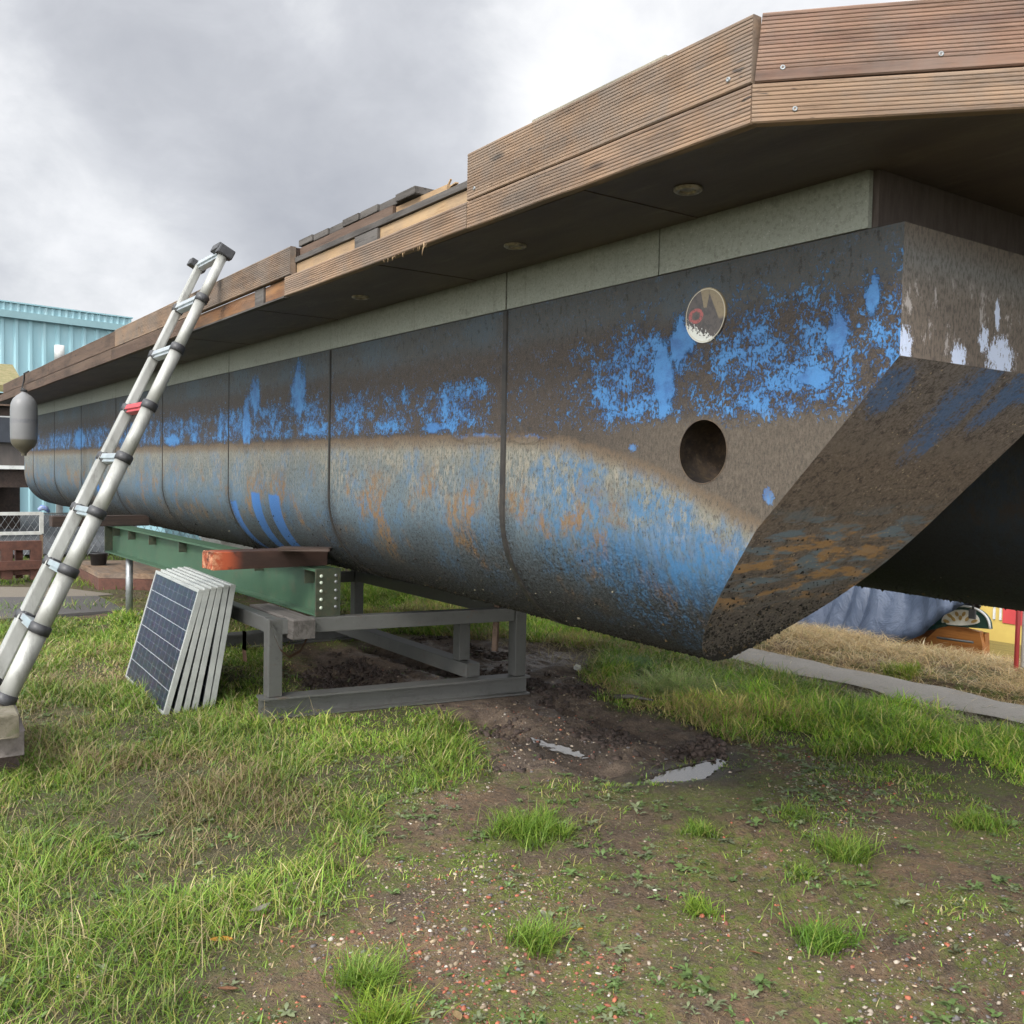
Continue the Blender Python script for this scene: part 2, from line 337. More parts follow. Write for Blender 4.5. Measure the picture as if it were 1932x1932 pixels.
# grey painted band
def band_mat():
    g = NT('grey_green_band'); v = g.tc()
    c = g.mix(g.noise(g.map(v, (1, 1, .6)), 6, 6, .7), (.22, .24, .205), (.285, .295, .245))
    c = g.mix(g.math('MULTIPLY', g.ss(g.noise(g.map(v, (30, 30, 1.5)), 1, 4, .7), .55, .75), .45), c, (.11, .10, .08))
    c = g.mix(g.ss(g.noise(v, 90, 5, .85), .5, .6, 0, .4), c, (.10, .095, .075)); c = g.mix(g.ss(g.noise(v, 17, 6, .8), .55, .65, 0, .5), c, (.12, .12, .10)); c = g.mix(g.ss(g.noise(g.map(v, (1, 1, 1), loc=(3, 3, 3)), 120, 3, .8), .6, .66, 0, .5), c, (.42, .42, .37))
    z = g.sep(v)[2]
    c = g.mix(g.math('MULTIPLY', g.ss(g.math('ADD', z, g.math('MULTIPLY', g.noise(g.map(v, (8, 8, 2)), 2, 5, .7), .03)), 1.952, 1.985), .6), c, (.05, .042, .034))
    g.bump(g.noise(v, 200, 3, .7), .0008)
    return g.fin(c, .62, 0, .4)
m_band = band_mat()
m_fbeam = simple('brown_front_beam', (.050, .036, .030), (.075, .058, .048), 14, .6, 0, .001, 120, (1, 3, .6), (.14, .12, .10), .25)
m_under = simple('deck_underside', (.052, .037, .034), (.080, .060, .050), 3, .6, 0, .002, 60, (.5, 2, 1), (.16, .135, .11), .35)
m_fit = simple('tarnished_brass', (.34, .29, .22), (.14, .115, .085), 40, .35, .5)
# wood
def wood(name, a, b, dk=(.04, .025, .016), rough=.72, along=1.2, grey=0, bump=.0006, knots=True):
    g = NT(name); v = g.tc()
    info = g.n.new('ShaderNodeObjectInfo')
    loc = g.n.new('ShaderNodeVectorMath'); loc.operation = 'ADD'; g.l.new(v, loc.inputs[0])
    off = g.n.new('ShaderNodeVectorMath'); off.operation = 'SCALE'; off.inputs[0].default_value = (7, 3, 5); g.l.new(info.outputs['Random'], off.inputs['Scale']); g.l.new(off.outputs[0], loc.inputs[1])
    v = loc.outputs[0]
    gr = g.noise(g.map(v, (along, 26, 26)), 1, 6, .68, .6)
    bg = g.noise(g.map(v, (1.2, 4, 4)), 1.6, 5, .6)
    c = g.mix(g.ss(gr, .32, .7), a, b)
    c = g.mix(g.math('MULTIPLY', g.ss(bg, .48, .68), .6), c, dk)
    fine = g.noise(g.map(v, (5, 90, 90)), 1, 4, .75)
    c = g.mix(g.ss(fine, .5, .72, 0, .6), c, dk)
    if knots:
        kn = g.voro(g.map(v, (2.6, 9, 9)), 1.0); pick = g.noise(g.map(v, (1.3, 3, 3)), 3, 1, .5)
        c = g.mix(g.math('MULTIPLY', g.math('SUBTRACT', 1, g.ss(kn, .05, .15)), g.ss(pick, .45, .55)), c, (.025, .017, .013))
        ck = g.noise(g.map(v, (7, 34, 30)), 1, 3, .6)
        c = g.mix(g.math('MULTIPLY', g.ss(ck, .69, .73), .8), c, (.02, .015, .012))
    if grey: c = g.mix(g.math('MULTIPLY', g.ss(g.noise(v, 5, 5, .7), .35, .65), grey), c, (.13, .125, .115))
    g.bump(g.math('ADD', gr, fine), bump)
    return g.fin(c, rough, 0, .3)
m_w1 = wood('weathered_decking', (.26, .175, .112), (.155, .100, .063), grey=.45)
m_w2 = wood('reddish_decking', (.23, .138, .092), (.125, .070, .050), grey=.35)
m_w3 = wood('light_decking', (.27, .178, .112), (.15, .097, .062), grey=.35)
m_w4 = wood('old_brown_board', (.135, .090, .063), (.085, .054, .038), (.030, .021, .016))
m_raw = wood('raw_splintered_wood', (.38, .26, .14), (.26, .165, .085), (.17, .10, .05), grey=.25)
m_orw = wood('orange_stained_wood', (.25, .125, .05), (.14, .065, .03), grey=.2)
m_grw = wood('grey_weathered_wood', (.115, .105, .095), (.06, .053, .047), (.022, .02, .018), rough=.9)
m_dkw = wood('dark_timber', (.055, .036, .027), (.03, .02, .016), (.012, .01, .009))
def timber_mat():
    g = NT('orange_painted_timber'); v = g.tc(); y = g.sep(v)[0]
    n = g.noise(g.map(v, (4, 14, 14)), 1, 6, .7)
    c = g.mix(g.ss(n, .3, .7), (.050, .026, .018), (.028, .016, .012))
    pk = g.math('MULTIPLY', g.math('SUBTRACT', 1, g.ss(y, .06, .17)), g.ss(g.noise(g.map(v, (6, 9, 9)), 1.5, 5, .65), .36, .55))
    c = g.mix(pk, c, (.36, .075, .030))
    c = g.mix(g.math('MULTIPLY', g.math('SUBTRACT', 1, g.ss(y, .0, .07)), g.ss(g.noise(v, 30, 5, .75), .45, .6)), c, (.55, .27, .15))
    c = g.mix(g.ss(g.noise(g.map(v, (3, 50, 50)), 1, 4, .7), .62, .7, 0, .7), c, (.03, .015, .012))
    g.bump(n, .002); return g.fin(c, .7, 0, .3)
m_timb = timber_mat()
m_alu = simple('brushed_aluminium', (.40, .40, .37), (.30, .30, .27), 7, .42, .3, .0006, 60, (1, 1, .3), (.15, .145, .13), .6)
m_alu2 = simple('aluminium_rung', (.50, .55, .56), (.40, .44, .46), 9, .35, .6)
m_blk = simple('black_plastic', (.022, .022, .024), (.035, .035, .036), 30, .45)
m_red = simple('red_plastic', (.42, .04, .05), (.33, .03, .035), 20, .45)
m_green = simple('green_steel_paint', (.042, .090, .050), (.034, .078, .044), 6, .5, 0, .0006, 90, (1, 1, 1), (.10, .075, .05), .35)
m_greend = simple('dirty_green_steel', (.045, .055, .032), (.03, .037, .023), 20, .6, 0, .001, 90, (1, 1, 1), (.16, .09, .05), .4)
m_steel = simple('grey_primer_steel', (.105, .103, .090), (.070, .068, .060), 7, .55, .1, .001, 90, (1, 1, 1), (.045, .042, .04), .55)
def steel2():
    g = NT('weathered_trestle_steel'); v = g.tc(); c = g.mix(g.noise(v, 7, 5, .65), (.118, .118, .110), (.080, .080, .075))
    c = g.mix(g.ss(g.noise(v, 16, 6, .8), .54, .64, 0, .35), c, (.055, .052, .048)); c = g.mix(g.ss(g.noise(g.map(v, (1, 1, 1), loc=(4, 1, 2)), 9, 6, .8), .60, .68, 0, .5), c, (.11, .065, .040))
    c = g.mix(g.ss(g.noise(g.map(v, (1, 1, 1), loc=(1, 7, 2)), 40, 4, .8), .62, .68, 0, .15), c, (.20, .20, .18)); g.bump(g.noise(v, 60, 4, .6), .0004); return g.fin(c, .48, .35, .5)
m_steel = steel2()
m_conc = simple('mossy_concrete', (.15, .13, .095), (.085, .075, .045), 12, .9, 0, .003, 90, (1, 1, 1), (.07, .085, .03), .6)
m_brick = simple('dark_brown_block', (.105, .075, .062), (.06, .045, .038), 12, .9, 0, .003, 90, (1, 1, 1), (.20, .17, .15), .3)
m_slab = simple('pale_slab', (.21, .18, .165), (.13, .11, .10), 12, .9, 0, .002, 110, (1, 1, 1), (.06, .05, .045), .5)
m_rope = simple('black_rope', (.02, .02, .02), None, 30, .8)
m_white = simple('white_paint', (.60, .60, .57), (.48, .48, .45), 8, .5, 0, 0, 60, (1, 1, 1), (.24, .22, .18), .4)
m_galv = simple('galvanised_wire', (.30, .31, .31), (.22, .23, .23), 20, .45, .6)
m_rust = simple('rusty_brown_wood', (.11, .045, .03), (.07, .03, .02), 14, .85, 0, .002, 60, (1, 1, 1), (.03, .02, .015), .5)
m_strap = simple('brown_strap', (.12, .065, .04), (.07, .035, .022), 30, .85)

# ================================================================== THE PONTOON BOAT
boat = thing('pontoon_boat', 'huge blue flaked twin hull houseboat with wooden deck edge propped on steel supports', 'boat', (-6, A, 0))
def uvset(bm, faces, fn):
    L = bm.loops.layers.uv.verify()
    for f in faces:
        for lp in f.loops: lp[L].uv = fn(lp.vert.co, f)
def droop(x, p):
    t = min(1, max(0, (x+4.3)/2.1)); return .038*t*t*(3-2*t)*max(0, math.sin(min(math.pi, p*1.22)))**4
def make_hull(y0, mat, holes):
    bm = bmesh.new()
    # flat side with the thruster hole
    outer = [(XEND, ZC), (xcut(ZC)+bowdx(ZC, y0, y0), ZC), (XB, ZK), (XB, TOP), (XEND, TOP)]
    vo = [bm.verts.new((x, y0, z)) for x, z in outer]
    es = [bm.edges.new((vo[i], vo[(i+1) % 5])) for i in range(5)]
    for hx, hz, hr in holes:
        vh = [bm.verts.new((hx+hr*math.cos(t), y0, hz+hr*math.sin(t))) for t in [2*math.pi*k/48 for k in range(48)]]
        es += [bm.edges.new((vh[i], vh[(i+1) % 48])) for i in range(48)]
    r = bmesh.ops.triangle_fill(bm, edges=es, use_beauty=True)
    side = [f for f in r['geom'] if isinstance(f, bmesh.types.BMFace)]
    uvset(bm, side, lambda c, f: (c.x, c.z))
    # rounded bottom
    N = 32; xs_n = 2; prev = None; curved = []
    cols = []
    for k in range(N+1):
        p = math.pi*k/N; y = y0+R-R*math.cos(p); z = ZC-R*math.sin(p); v = ZC-R*min(p, math.pi-p)
        xc = xcut(z)+bowdx(z, y, y0); st = [XEND] + [-4.4+(xc+4.4)*j/14 for j in range(15)]
        vs = [bm.verts.new((x, y, z-droop(x, p))) for x in st]
        cols.append((vs[0], vs[-1], v, y, z, vs))
    L = bm.loops.layers.uv.verify()
    for a, b in zip(cols, cols[1:]):
        for j in range(15):
            f = bm.faces.new((a[5][j], a[5][j+1], b[5][j+1], b[5][j])); f.smooth = True
            for lp, vv in zip(f.loops, (a[2], a[2], b[2], b[2])): lp[L].uv = (lp.vert.co.x, vv)
            curved.append(f)
    # far side
    y1 = y0+2*R
    outer[1] = (xcut(ZC), ZC); f = bm.faces.new([bm.verts.new((x, y1, z)) for x, z in outer][::-1]); uvset(bm, [f], lambda c, f: (c.x, c.z))
    # raked plate
    top = [bm.verts.new((XB, y0, ZK)), bm.verts.new((XB, y1, ZK))]
    arc = [bm.verts.new(c[1].co) for c in cols]
    zk0 = ZC-R; rk = [bm.faces.new((top[0], top[1], arc[-1], arc[0]))]
    for i in range(N//2-1): rk.append(bm.faces.new((arc[i], arc[N-i], arc[N-i-1], arc[i+1])))
    rk.append(bm.faces.new((arc[N//2-1], arc[N//2+1], arc[N//2])))
    for f in rk: f.material_index = 1
    uvset(bm, rk, lambda c, f: (c.y-y0+A, (c.z-zk0)*1.43))
    f = bm.faces.new([bm.verts.new(p) for p in ((XB, y0, ZK), (XB, y1, ZK), (XB, y1, TOP), (XB, y0, TOP))]); f.material_index = 2
    uvset(bm, [f], lambda c, f: (c.y-y0+A, c.z))
    f = bm.faces.new([bm.verts.new((XEND, c[3], c[4])) for c in cols] + [bm.verts.new((XEND, y1, TOP)), bm.verts.new((XEND, y0, TOP))]); uvset(bm, [f], lambda c, f: (c.y-9, c.z))
    f = bm.faces.new([bm.verts.new(p) for p in ((XEND, y0, TOP), (XB, y0, TOP), (XB, y1, TOP), (XEND, y1, TOP))]); uvset(bm, [f], lambda c, f: (c.x, c.y-.5))
    bmesh.ops.remove_doubles(bm, verts=bm.verts[:], dist=1e-5)
    fixn(bm)
    for e in bm.edges:
        if len(e.link_faces) == 2 and e.link_faces[0].material_index != e.link_faces[1].material_index: e.smooth = False
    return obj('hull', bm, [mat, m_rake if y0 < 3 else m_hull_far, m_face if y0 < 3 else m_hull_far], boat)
h0 = yp(1326, 852, A); hd = yp(1332, 595, A)
HR = .088
hull = make_hull(A, m_hull, [(h0.x, h0.z, HR)])
hull['label'] = 'near hull, scraped steel with flaking bright blue paint and a raked bow'
SEAMS = [-2.84-1.515*i for i in range(8)]
def seam(y0, x, w, parent, dep=.004):
    bm = bmesh.new(); pts = [(y0, TOP-.002)] + [(y0+R-R*math.cos(math.pi*k/28), ZC-R*math.sin(math.pi*k/28)-droop(x, math.pi*k/28)) for k in range(29)] + [(y0+2*R, TOP-.002)]
    cy, cz = y0+R, ZC
    rows = []
    for i, (y, z) in enumerate(pts):
        n = Vector((0, y-cy, min(0, z-cz))).normalized() if 0 < i < len(pts)-1 else Vector((0, -1 if i == 0 else 1, 0))
        wj = w*(1+.12*math.sin(i*1.7))
        rows.append([bm.verts.new((x-wj/2, y, z)), bm.verts.new(Vector((x-wj*.4, y, z))+n*dep), bm.verts.new(Vector((x+wj*.4, y, z))+n*dep), bm.verts.new((x+wj/2, y, z))])
    for a, b in zip(rows, rows[1:]):
        for k in range(3): bm.faces.new((a[k], a[k+1], b[k+1], b[k]))
    fixn(bm); return obj('seam', bm, m_seam, parent)
for i, x in enumerate(SEAMS): seam(A, x, .027 if i == 0 else (.015 if i == 1 else .008), hull, .007 if i < 2 else .004)
# tunnel
bm = bmesh.new(); t0 = len(bm.verts)
ring = []
for yy in (A-.0015, A+.28): ring.append([bm.verts.new((h0.x+HR*math.cos(2*math.pi*k/48), yy, h0.z+HR*math.sin(2*math.pi*k/48))) for k in range(48)])
for k in range(48):
    f = bm.faces.new((ring[0][k], ring[0][(k+1) % 48], ring[1][(k+1) % 48], ring[1][k])); f.smooth = True
bm.faces.new(ring[1])
rim = [bm.verts.new((h0.x+(HR+.003)*math.cos(2*math.pi*k/48), A-.0015, h0.z+(HR+.003)*math.sin(2*math.pi*k/48))) for k in range(48)]
for k in range(48): bm.faces.new((ring[0][k], ring[0][(k+1) % 48], rim[(k+1) % 48], rim[k]))
m_tun = simple('rusty_tunnel', (.05, .036, .028), (.10, .068, .04), 22, .8, 0, .003, 60, (1, 1, 1), (.26, .18, .10), .5)
obj('thruster_tunnel', bm, m_tun, hull)
# round worn decal plate
def disc_mat():
    g = NT('worn_round_plate'); v = g.tc('UV'); s = g.sep(v); x, y = s[0], s[1]     # -1..1
    n = g.noise(v, 9, 5, .7); r = g.math('SQRT', g.math('ADD', g.math('MULTIPLY', x, x), g.math('MULTIPLY', y, y)))
    c = g.mix(g.ss(g.noise(v, 4, 5, .7), .42, .55), (.030, .022, .018), (.06, .045, .033))
    ang = g.math('ABSOLUTE', g.math('SUBTRACT', g.math('ARCTAN2', y, x), 1.57))
    wedge = g.math('MULTIPLY', g.math('SUBTRACT', 1, g.ss(ang, .24, .27)), g.ss(r, .25, .3))
    side = g.math('MULTIPLY', g.math('MULTIPLY', g.ss(g.math('ADD', x, g.math('MULTIPLY', y, .5)), .55, .62), g.ss(r, .3, .34)), g.ss(y, -.25, -.1))
    c = g.mix(g.math('MULTIPLY', g.math('MAXIMUM', wedge, side), g.ss(n, .3, .5, .5, 1)), c, (.20, .15, .075))
    a = g.math('ADD', g.math('MULTIPLY', g.math('POWER', g.math('ADD', x, .45), 2), 9), g.math('MULTIPLY', g.math('POWER', g.math('ADD', y, -.02), 2), 16))
    c = g.mix(g.math('MULTIPLY', g.math('SUBTRACT', 1, g.ss(g.math('ABSOLUTE', g.math('SUBTRACT', a, .8)), .2, .6)), g.ss(n, .38, .5)), c, (.32, .06, .05))
    yb = g.math('ADD', y, g.math('MULTIPLY', g.math('ADD', x, .6), .45))
    wz = g.math('MULTIPLY', g.math('SUBTRACT', 1, g.ss(g.math('ADD', yb, g.math('MULTIPLY', g.math('SUBTRACT', n, .5), 1.6)), -.45, -.38)), 1)
    c = g.mix(wz, c, (.62, .62, .56))
    c = g.mix(g.math('MULTIPLY', g.math('SUBTRACT', 1, g.ss(g.math('ABSOLUTE', g.math('SUBTRACT', r, .95)), .012, .02)), .8), c, (.5, .45, .32))
    return g.fin(c, .3, 0, .6)
bm = bmesh.new(); DR = .0755
c0 = bm.verts.new((hd.x, A-.004, hd.z)); rr = [bm.verts.new((hd.x+DR*math.cos(2*math.pi*k/48), A-.004, hd.z+DR*math.sin(2*math.pi*k/48))) for k in range(48)]
r2 = [bm.verts.new((hd.x+DR*1.01*math.cos(2*math.pi*k/48), A-.0002, hd.z+DR*1.01*math.sin(2*math.pi*k/48))) for k in range(48)]
for k in range(48):
    bm.faces.new((c0, rr[k], rr[(k+1) % 48])); bm.faces.new((rr[k], r2[k], r2[(k+1) % 48], rr[(k+1) % 48]))
uvset(bm, bm.faces[:], lambda c, f: ((c.x-hd.x)/DR, (c.z-hd.z)/DR)); fixn(bm)
obj('round_emblem', bm, disc_mat(), hull)
# marine growth lumps
def growth(y0, n, seed, parent, x0=-12.5):
    r = np.random.default_rng(seed); V = []; Fc = []; C = []
    base = np.array([(1, 0, 0), (0, 1, 0), (-1, 0, 0), (0, -1, 0), (0, 0, 1)], float)
    tri = np.array([(0, 1, 4), (1, 2, 4), (2, 3, 4), (3, 0, 4)])
    k = 0
    while k < n:
        if r.random() < .80:
            ph = math.pi/2 + r.normal(0, .42) - .12
            if not .25 < ph < 2.9: continue
            x = XB-.75 - abs(r.exponential(3.2)) if r.random() < .85 else r.uniform(-12, -2)
            if r.random() < .3: x = SEAMS[r.integers(0, 6)] + r.normal(0, .05)
            z = ZC-R*math.sin(ph)
            if x > xcut(z)+bowdx(z, y0+R-R*math.cos(ph), y0)-.002 or x < x0: continue
            p = Vector((x, y0+R-R*math.cos(ph), z-droop(x, ph))); nn = Vector((0, -math.cos(ph), -math.sin(ph)))
        else:
            ph = math.pi/2*(1-min(.95, abs(r.normal(0, .33)))); f_ = min(.985, max(.015, r.beta(.8, .8)))
            def edge(q): 
                zz = ZC-R*math.sin(q); yy = y0+R-R*math.cos(q); xx = xcut(zz)+bowdx(zz, yy, y0); return Vector((xx, yy, zz-droop(xx, q)))
            p = edge(ph).lerp(edge(math.pi-ph), f_); nn = Vector((.7, 0, -.7))
        if p.y > y0+R*.4 and p.x > XB-1.0 and r.random() < .5: continue
        s = r.uniform(.0018, .0044)*(1+1.0*(r.random() < .12))
        ax = nn.orthogonal().normalized(); ay = nn.cross(ax)
        mtx = np.array([ax*s, ay*s*r.uniform(.6, 1.2), nn*s*r.uniform(.5, 1.2)])
        V.append((base + r.normal(0, .18, base.shape)) @ mtx + np.array(p - nn*.0005)); Fc.append(tri+5*k)
        c = (.022, .020, .018) if r.random() < .95 else ((.12, .085, .045) if r.random() < .8 else (.30, .27, .20))
        C.append(np.tile([*c, 1], (5, 1))); k += 1
    return obj('marine_growth', npmesh('marine_growth', np.concatenate(V), np.concatenate(Fc), np.concatenate(C)), m_barn, parent)
def npmesh(name, V, F, C=None, smooth=False):
    """F: (n,k) array or list of such arrays"""
    me = bpy.data.meshes.new(name); Fs = F if isinstance(F, list) else [F]
    me.vertices.add(len(V)); me.vertices.foreach_set('co', np.ascontiguousarray(V, dtype=np.float32).ravel())
    li = np.concatenate([f.ravel() for f in Fs]); tot = np.concatenate([np.full(len(f), f.shape[1]) for f in Fs])
    me.loops.add(len(li)); me.loops.foreach_set('vertex_index', li.astype(np.int32))
    me.polygons.add(len(tot)); st = np.concatenate([[0], np.cumsum(tot)[:-1]])
    me.polygons.foreach_set('loop_start', st.astype(np.int32)); me.polygons.foreach_set('loop_total', tot.astype(np.int32))
    if smooth: me.polygons.foreach_set('use_smooth', np.ones(len(tot), bool))
    me.update(calc_edges=True)
    if C is not None:
        ca = me.color_attributes.new('Col', 'FLOAT_COLOR', 'POINT'); ca.data.foreach_set('color', np.ascontiguousarray(C, dtype=np.float32).ravel())
    me.validate(); return me
g_ = growth(A, 26000, 3, hull); g_['kind'] = 'stuff'
# grey band above the near hull, in plates
XBAND = yp(1643, 370, A).x
xs = [XBAND] + [-2.055] + [s for s in SEAMS] + [XEND]
def band(y0, parent, m1, m2, zo=.004):
    for i in range(len(xs)-1):
        bm = bmesh.new(); box(bm, (xs[i+1]+.0035, y0-.003+.004*(i % 2)*.5, TOP+zo), (xs[i]-.0035, y0+.012, DZ-.001)); obj('band_plate', bm, m1, parent)
    bm = bmesh.new(); box(bm, (XBAND-.25, y0+.014, TOP+zo), (XBAND+.012, y0+.42*A, DZ-.001)); obj('front_beam', bm, m2, parent)
    bm = bmesh.new(); box(bm, (XBAND-.05, y0+.42*A+.002, TOP+zo), (XBAND+.004, y0+.42*A+.02, DZ-.001)); obj('end_strip', bm, m1, parent)
    bm = bmesh.new(); box(bm, (XEND, y0+.004, TOP+zo-.0035), (XBAND+.02, y0+.4*A, TOP+zo-.0002)); obj('gasket', bm, m_seam, parent)
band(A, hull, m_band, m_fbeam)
Y2 = 3.69
hull2 = make_hull(Y2, m_hull_far, []); hull2['label'] = 'far hull, coloured almost black for the shade under the deck'
for x in SEAMS[:4]: seam(Y2, x+.45, .008, hull2)
g_ = growth(Y2, 3500, 5, hull2); g_['kind'] = 'stuff'
hull2.location.z += .05
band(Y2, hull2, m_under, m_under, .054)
hull2.location.x += .55
# deck slab
YD = .7705*A; XD = onplane(1415, 233, (0, YD, 0), (0, 1, 0)).x
FB = yp(1415, 233, YD).z; FT = yp(1418, 25, YD).z; FS = FB + (FT-FB)*.366
cdir = Vector((.7314, .6820, 0)); P0 = Vector((XD, YD, 0)); P1 = P0 + cdir*1.2
bt = .026
outl = [(-13.4, YD+bt), (XD-.008, YD+bt), (P1.x-.02, P1.y+.02), (P1.x-.02, 4.18), (XD, 5.05), (-13.4, 5.05)]
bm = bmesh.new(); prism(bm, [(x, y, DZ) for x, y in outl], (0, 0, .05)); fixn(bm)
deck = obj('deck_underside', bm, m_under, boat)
# slightly proud panels underneath
for k, (a, b) in enumerate([(-3.02, -1.9), (-4.25, -3.03), (-5.47, -4.26), (-6.7, -5.48), (-9.1, -6.71)]):
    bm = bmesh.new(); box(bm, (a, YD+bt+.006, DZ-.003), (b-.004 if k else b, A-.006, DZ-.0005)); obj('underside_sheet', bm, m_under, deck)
# ring fittings
for x, y in ((1298, 357), (972, 463), (680, 560), (1932, 300)):
    p = gp(x, y, DZ-.004) if y != 300 else Vector((-1.2, 3.3, DZ-.004))
    bm = bmesh.new(); lathe(bm, p, [(.036, .002), (.036, -.004), (.030, -.008), (.021, -.005), (.020, .0)], 28)
    lathe(bm, p, [(.019, -.001), (.004, -.004), (0, -.004)], 20); fixn(bm)
    obj('round_fitting', bm, m_fit, deck)
# grooved boards
def groove_prof(h, t, pitch=.0078, d=.0015, flat_lo=.008, flat_hi=.004):
    pts = [(0, 0.0025), (.0025, 0)]
    n = max(2, int((h-flat_lo-flat_hi)/pitch)); p = (h-flat_lo-flat_hi)/n
    out = [(-.0, .0025)]
    z = flat_lo; out = [(0, .003), (0, flat_lo)]
    for i in range(n):
        z0 = flat_lo+i*p
        out += [(d, z0+p*.18), (d, z0+p*.34), (0, z0+p*.54), (0, z0+p*.96)]
    out += [(0, h-.003), (.003, h), (t, h), (t, 0), (.003, 0)]
    return out
def board(name, p, d, L, h, t, mat, parent, grooved=True, skewL=0, skewR=0, **kw):
    """board standing on edge; p = lower outer start, d = direction, outer face looks to the right-hand side (-normal)"""
    d = Vector(d).normalized(); prof = groove_prof(h, t, **kw) if grooved else [(0, .003), (0, h-.003), (.003, h), (t, h), (t, 0), (.003, 0)]
    o = bpy.data.objects.new(name, bpy.data.meshes.new(name))
    bm = bmesh.new(); n = 6
    rings = []
    for k in range(n+1):
        x = L*k/n; wob = random.uniform(-.0012, .0012)
        rings.append([bm.verts.new((x + (skewL*z/h if k == 0 else (skewR*z/h if k == n else 0)), y, z+wob)) for y, z in prof])
    m = len(prof)
    for a, b in zip(rings, rings[1:]):
        for i in range(m): bm.faces.new((a[i], a[(i+1) % m], b[(i+1) % m], b[i]))
    bm.faces.new(rings[0]); bm.faces.new(rings[-1][::-1]); fixn(bm); bm.to_mesh(o.data); bm.free()
    o.data.materials.append(mat); COL.objects.link(o); o.parent = parent
    inner = Vector((-d.y, d.x, 0))
    o.matrix_local = Matrix.Translation(-parent.location) @ Matrix(((d.x, inner.x, 0, p[0]), (d.y, inner.y, 0, p[1]), (0, 0, 1, p[2]), (0, 0, 0, 1)))
    return o
hl, hu = FS-FB-.002, FT-FS-.002
fasc = []
X882, X547 = yp(882, 300, YD).x, yp(547, 500, YD).x
X470, X358 = yp(480, 570, YD).x, yp(362, 620, YD).x
# lower row
for x0, x1, mt in [(X882+.002, XD, m_w3), (-3.83, X882-.002, m_w3), (-7.0, -5.25, m_w4), (-9.6, -7.004, m_w4), (-13.3, -9.604, m_w4)]:
    board('fascia_board', (x0, YD, FB), (1, 0, 0), x1-x0, hl, bt, mt, boat)
# upper row
for x0, x1, mt, dh in [(X882, XD-.001, m_w1, 0), (-6.9, X547, m_w1, -.022), (-9.5, -6.905, m_w4, -.028), (-12.55, -9.505, m_w4, -.03)]:
    b = board('fascia_board', (x0, YD, FS+.001), (1, 0, 0), x1-x0, hu+dh, bt, mt, boat); fasc.append(b)
# chamfer corner
bl_ = board('fascia_board', (XD+.003, YD+.001, FB), cdir, 1.2, hl, bt, m_w3, boat)
bu_ = board('fascia_board', (XD+.006, YD+.003, FS+.001), cdir, 1.2, hu, bt, m_w2, boat, skewL=.012, flat_lo=.022)
# bow side boards closing the front, other chamfer and far side
for a, b in (((P1.x, P1.y), (P1.x, 4.18)), ((P1.x, 4.2), (XD, 5.07)), ((XD, 5.08), (-13.3, 5.08))):
    a = Vector((*a, 0)); b = Vector((*b, 0)); d = b-a
    board('fascia_board', (a.x, a.y, FB), d, d.length, hl, bt, m_w4, boat); board('fascia_board', (a.x, a.y, FS+.001), d, d.length, hu, bt, m_w4, boat)
# screws
for px, py, pl in [(1477, 127, 'c'), (2298/1.294, 131/1.294, 'c'), (1373, 150, 'x'), (894, 355, 'x'), (1500, 205, 'c')]:
    if pl == 'x': p = yp(px, py, YD-.002); ax = Vector((0, -1, 0))
    else: n = Vector((cdir.y, -cdir.x, 0)); p = onplane(px, py, P0+n*.002, n); ax = n
    bm = bmesh.new(); lathe(bm, p, [(.0055, -.006), (.0055, .0), (.0035, .0012), (.0018, -.001), (.0001, -.001)], 12, ax); fixn(bm); obj('screw', bm, m_galv, boat)
# plain old wood where the lower boards are missing
bm = bmesh.new(); box(bm, (X358-.1, YD+.020, FB+.006), (-4.22, YD+.030, FS-.004)); obj('bare_rim_wood', bm, m_orw, boat)
bm = bmesh.new(); box(bm, (-4.10, YD+.020, FB+.006), (-3.84, YD+.030, FS-.004)); obj('bare_rim_wood', bm, m_orw, boat)
bm = bmesh.new(); box(bm, (-4.215, YD+.012, FB+.004), (-4.105, YD+.030, FS-.002)); obj('joist_end', bm, m_grw, boat)
bm = bmesh.new(); box(bm, (X358-.1, YD+.002, FB-.004), (-3.84, YD+.030, FB+.004)); obj('bottom_batten', bm, m_grw, boat)
# rim joist behind the open stretch, and deck planks lying across
bm = bmesh.new(); box(bm, (X547-.3, YD+.030, FS-.05), (X882+.3, YD+.065, FS+.048)); obj('rim_joist', bm, m_raw, boat)
bm = bmesh.new(); box(bm, (X547+.002, YD+.020, FS+.0505), (X882-.002, YD+.075, FS+.072), bev=.002); obj('edge_batten', bm, m_grw, boat)
bm = bmesh.new(); box(bm, (-3.2, YD+.018, FS+.004), (-3.02, YD+.029, FS+.046)); obj('joist_end', bm, m_grw, boat)
bm = bmesh.new(); box(bm, (X547+.01, YD+.040, FS+.0725), (-2.95, YD+.08, FS+.112)); obj('edge_batten', bm, m_w4, boat)
x = X547+.004; k = 0
while x < -2.86:
    L = .135; zz = FS+.113 + random.uniform(0, .004)
    prof = []; n = 14
    for i in range(n):
        xa = x+L*i/n; prof += [(xa, zz+.002), (xa+L/n*.5, zz+.002), (xa+L/n*.55, zz+.005), (xa+L/n*.95, zz+.005)]
    prof += [(x+L, zz+.027), (x, zz+.027)]
    bm = bmesh.new(); prism(bm, [(a, YD+.036+.006*(k % 3), b) for a, b in prof], (0, 1.2, 0)); fixn(bm); obj('deck_plank', bm, m_grw, boat); x += L+.006; k += 1
for y0, z0 in ((YD+1.6, FS+.11),):
    bm = bmesh.new(); box(bm, (-13.2, YD+.1, DZ+.052), (XD-.1, 4.95, DZ+.10)); obj('deck_framing', bm, m_w4, boat)
board('fascia_board', (X547-.001, YD+.029, FS), (0, 1, 0), .5, hu-.022, .02, m_dkw, boat, grooved=False)
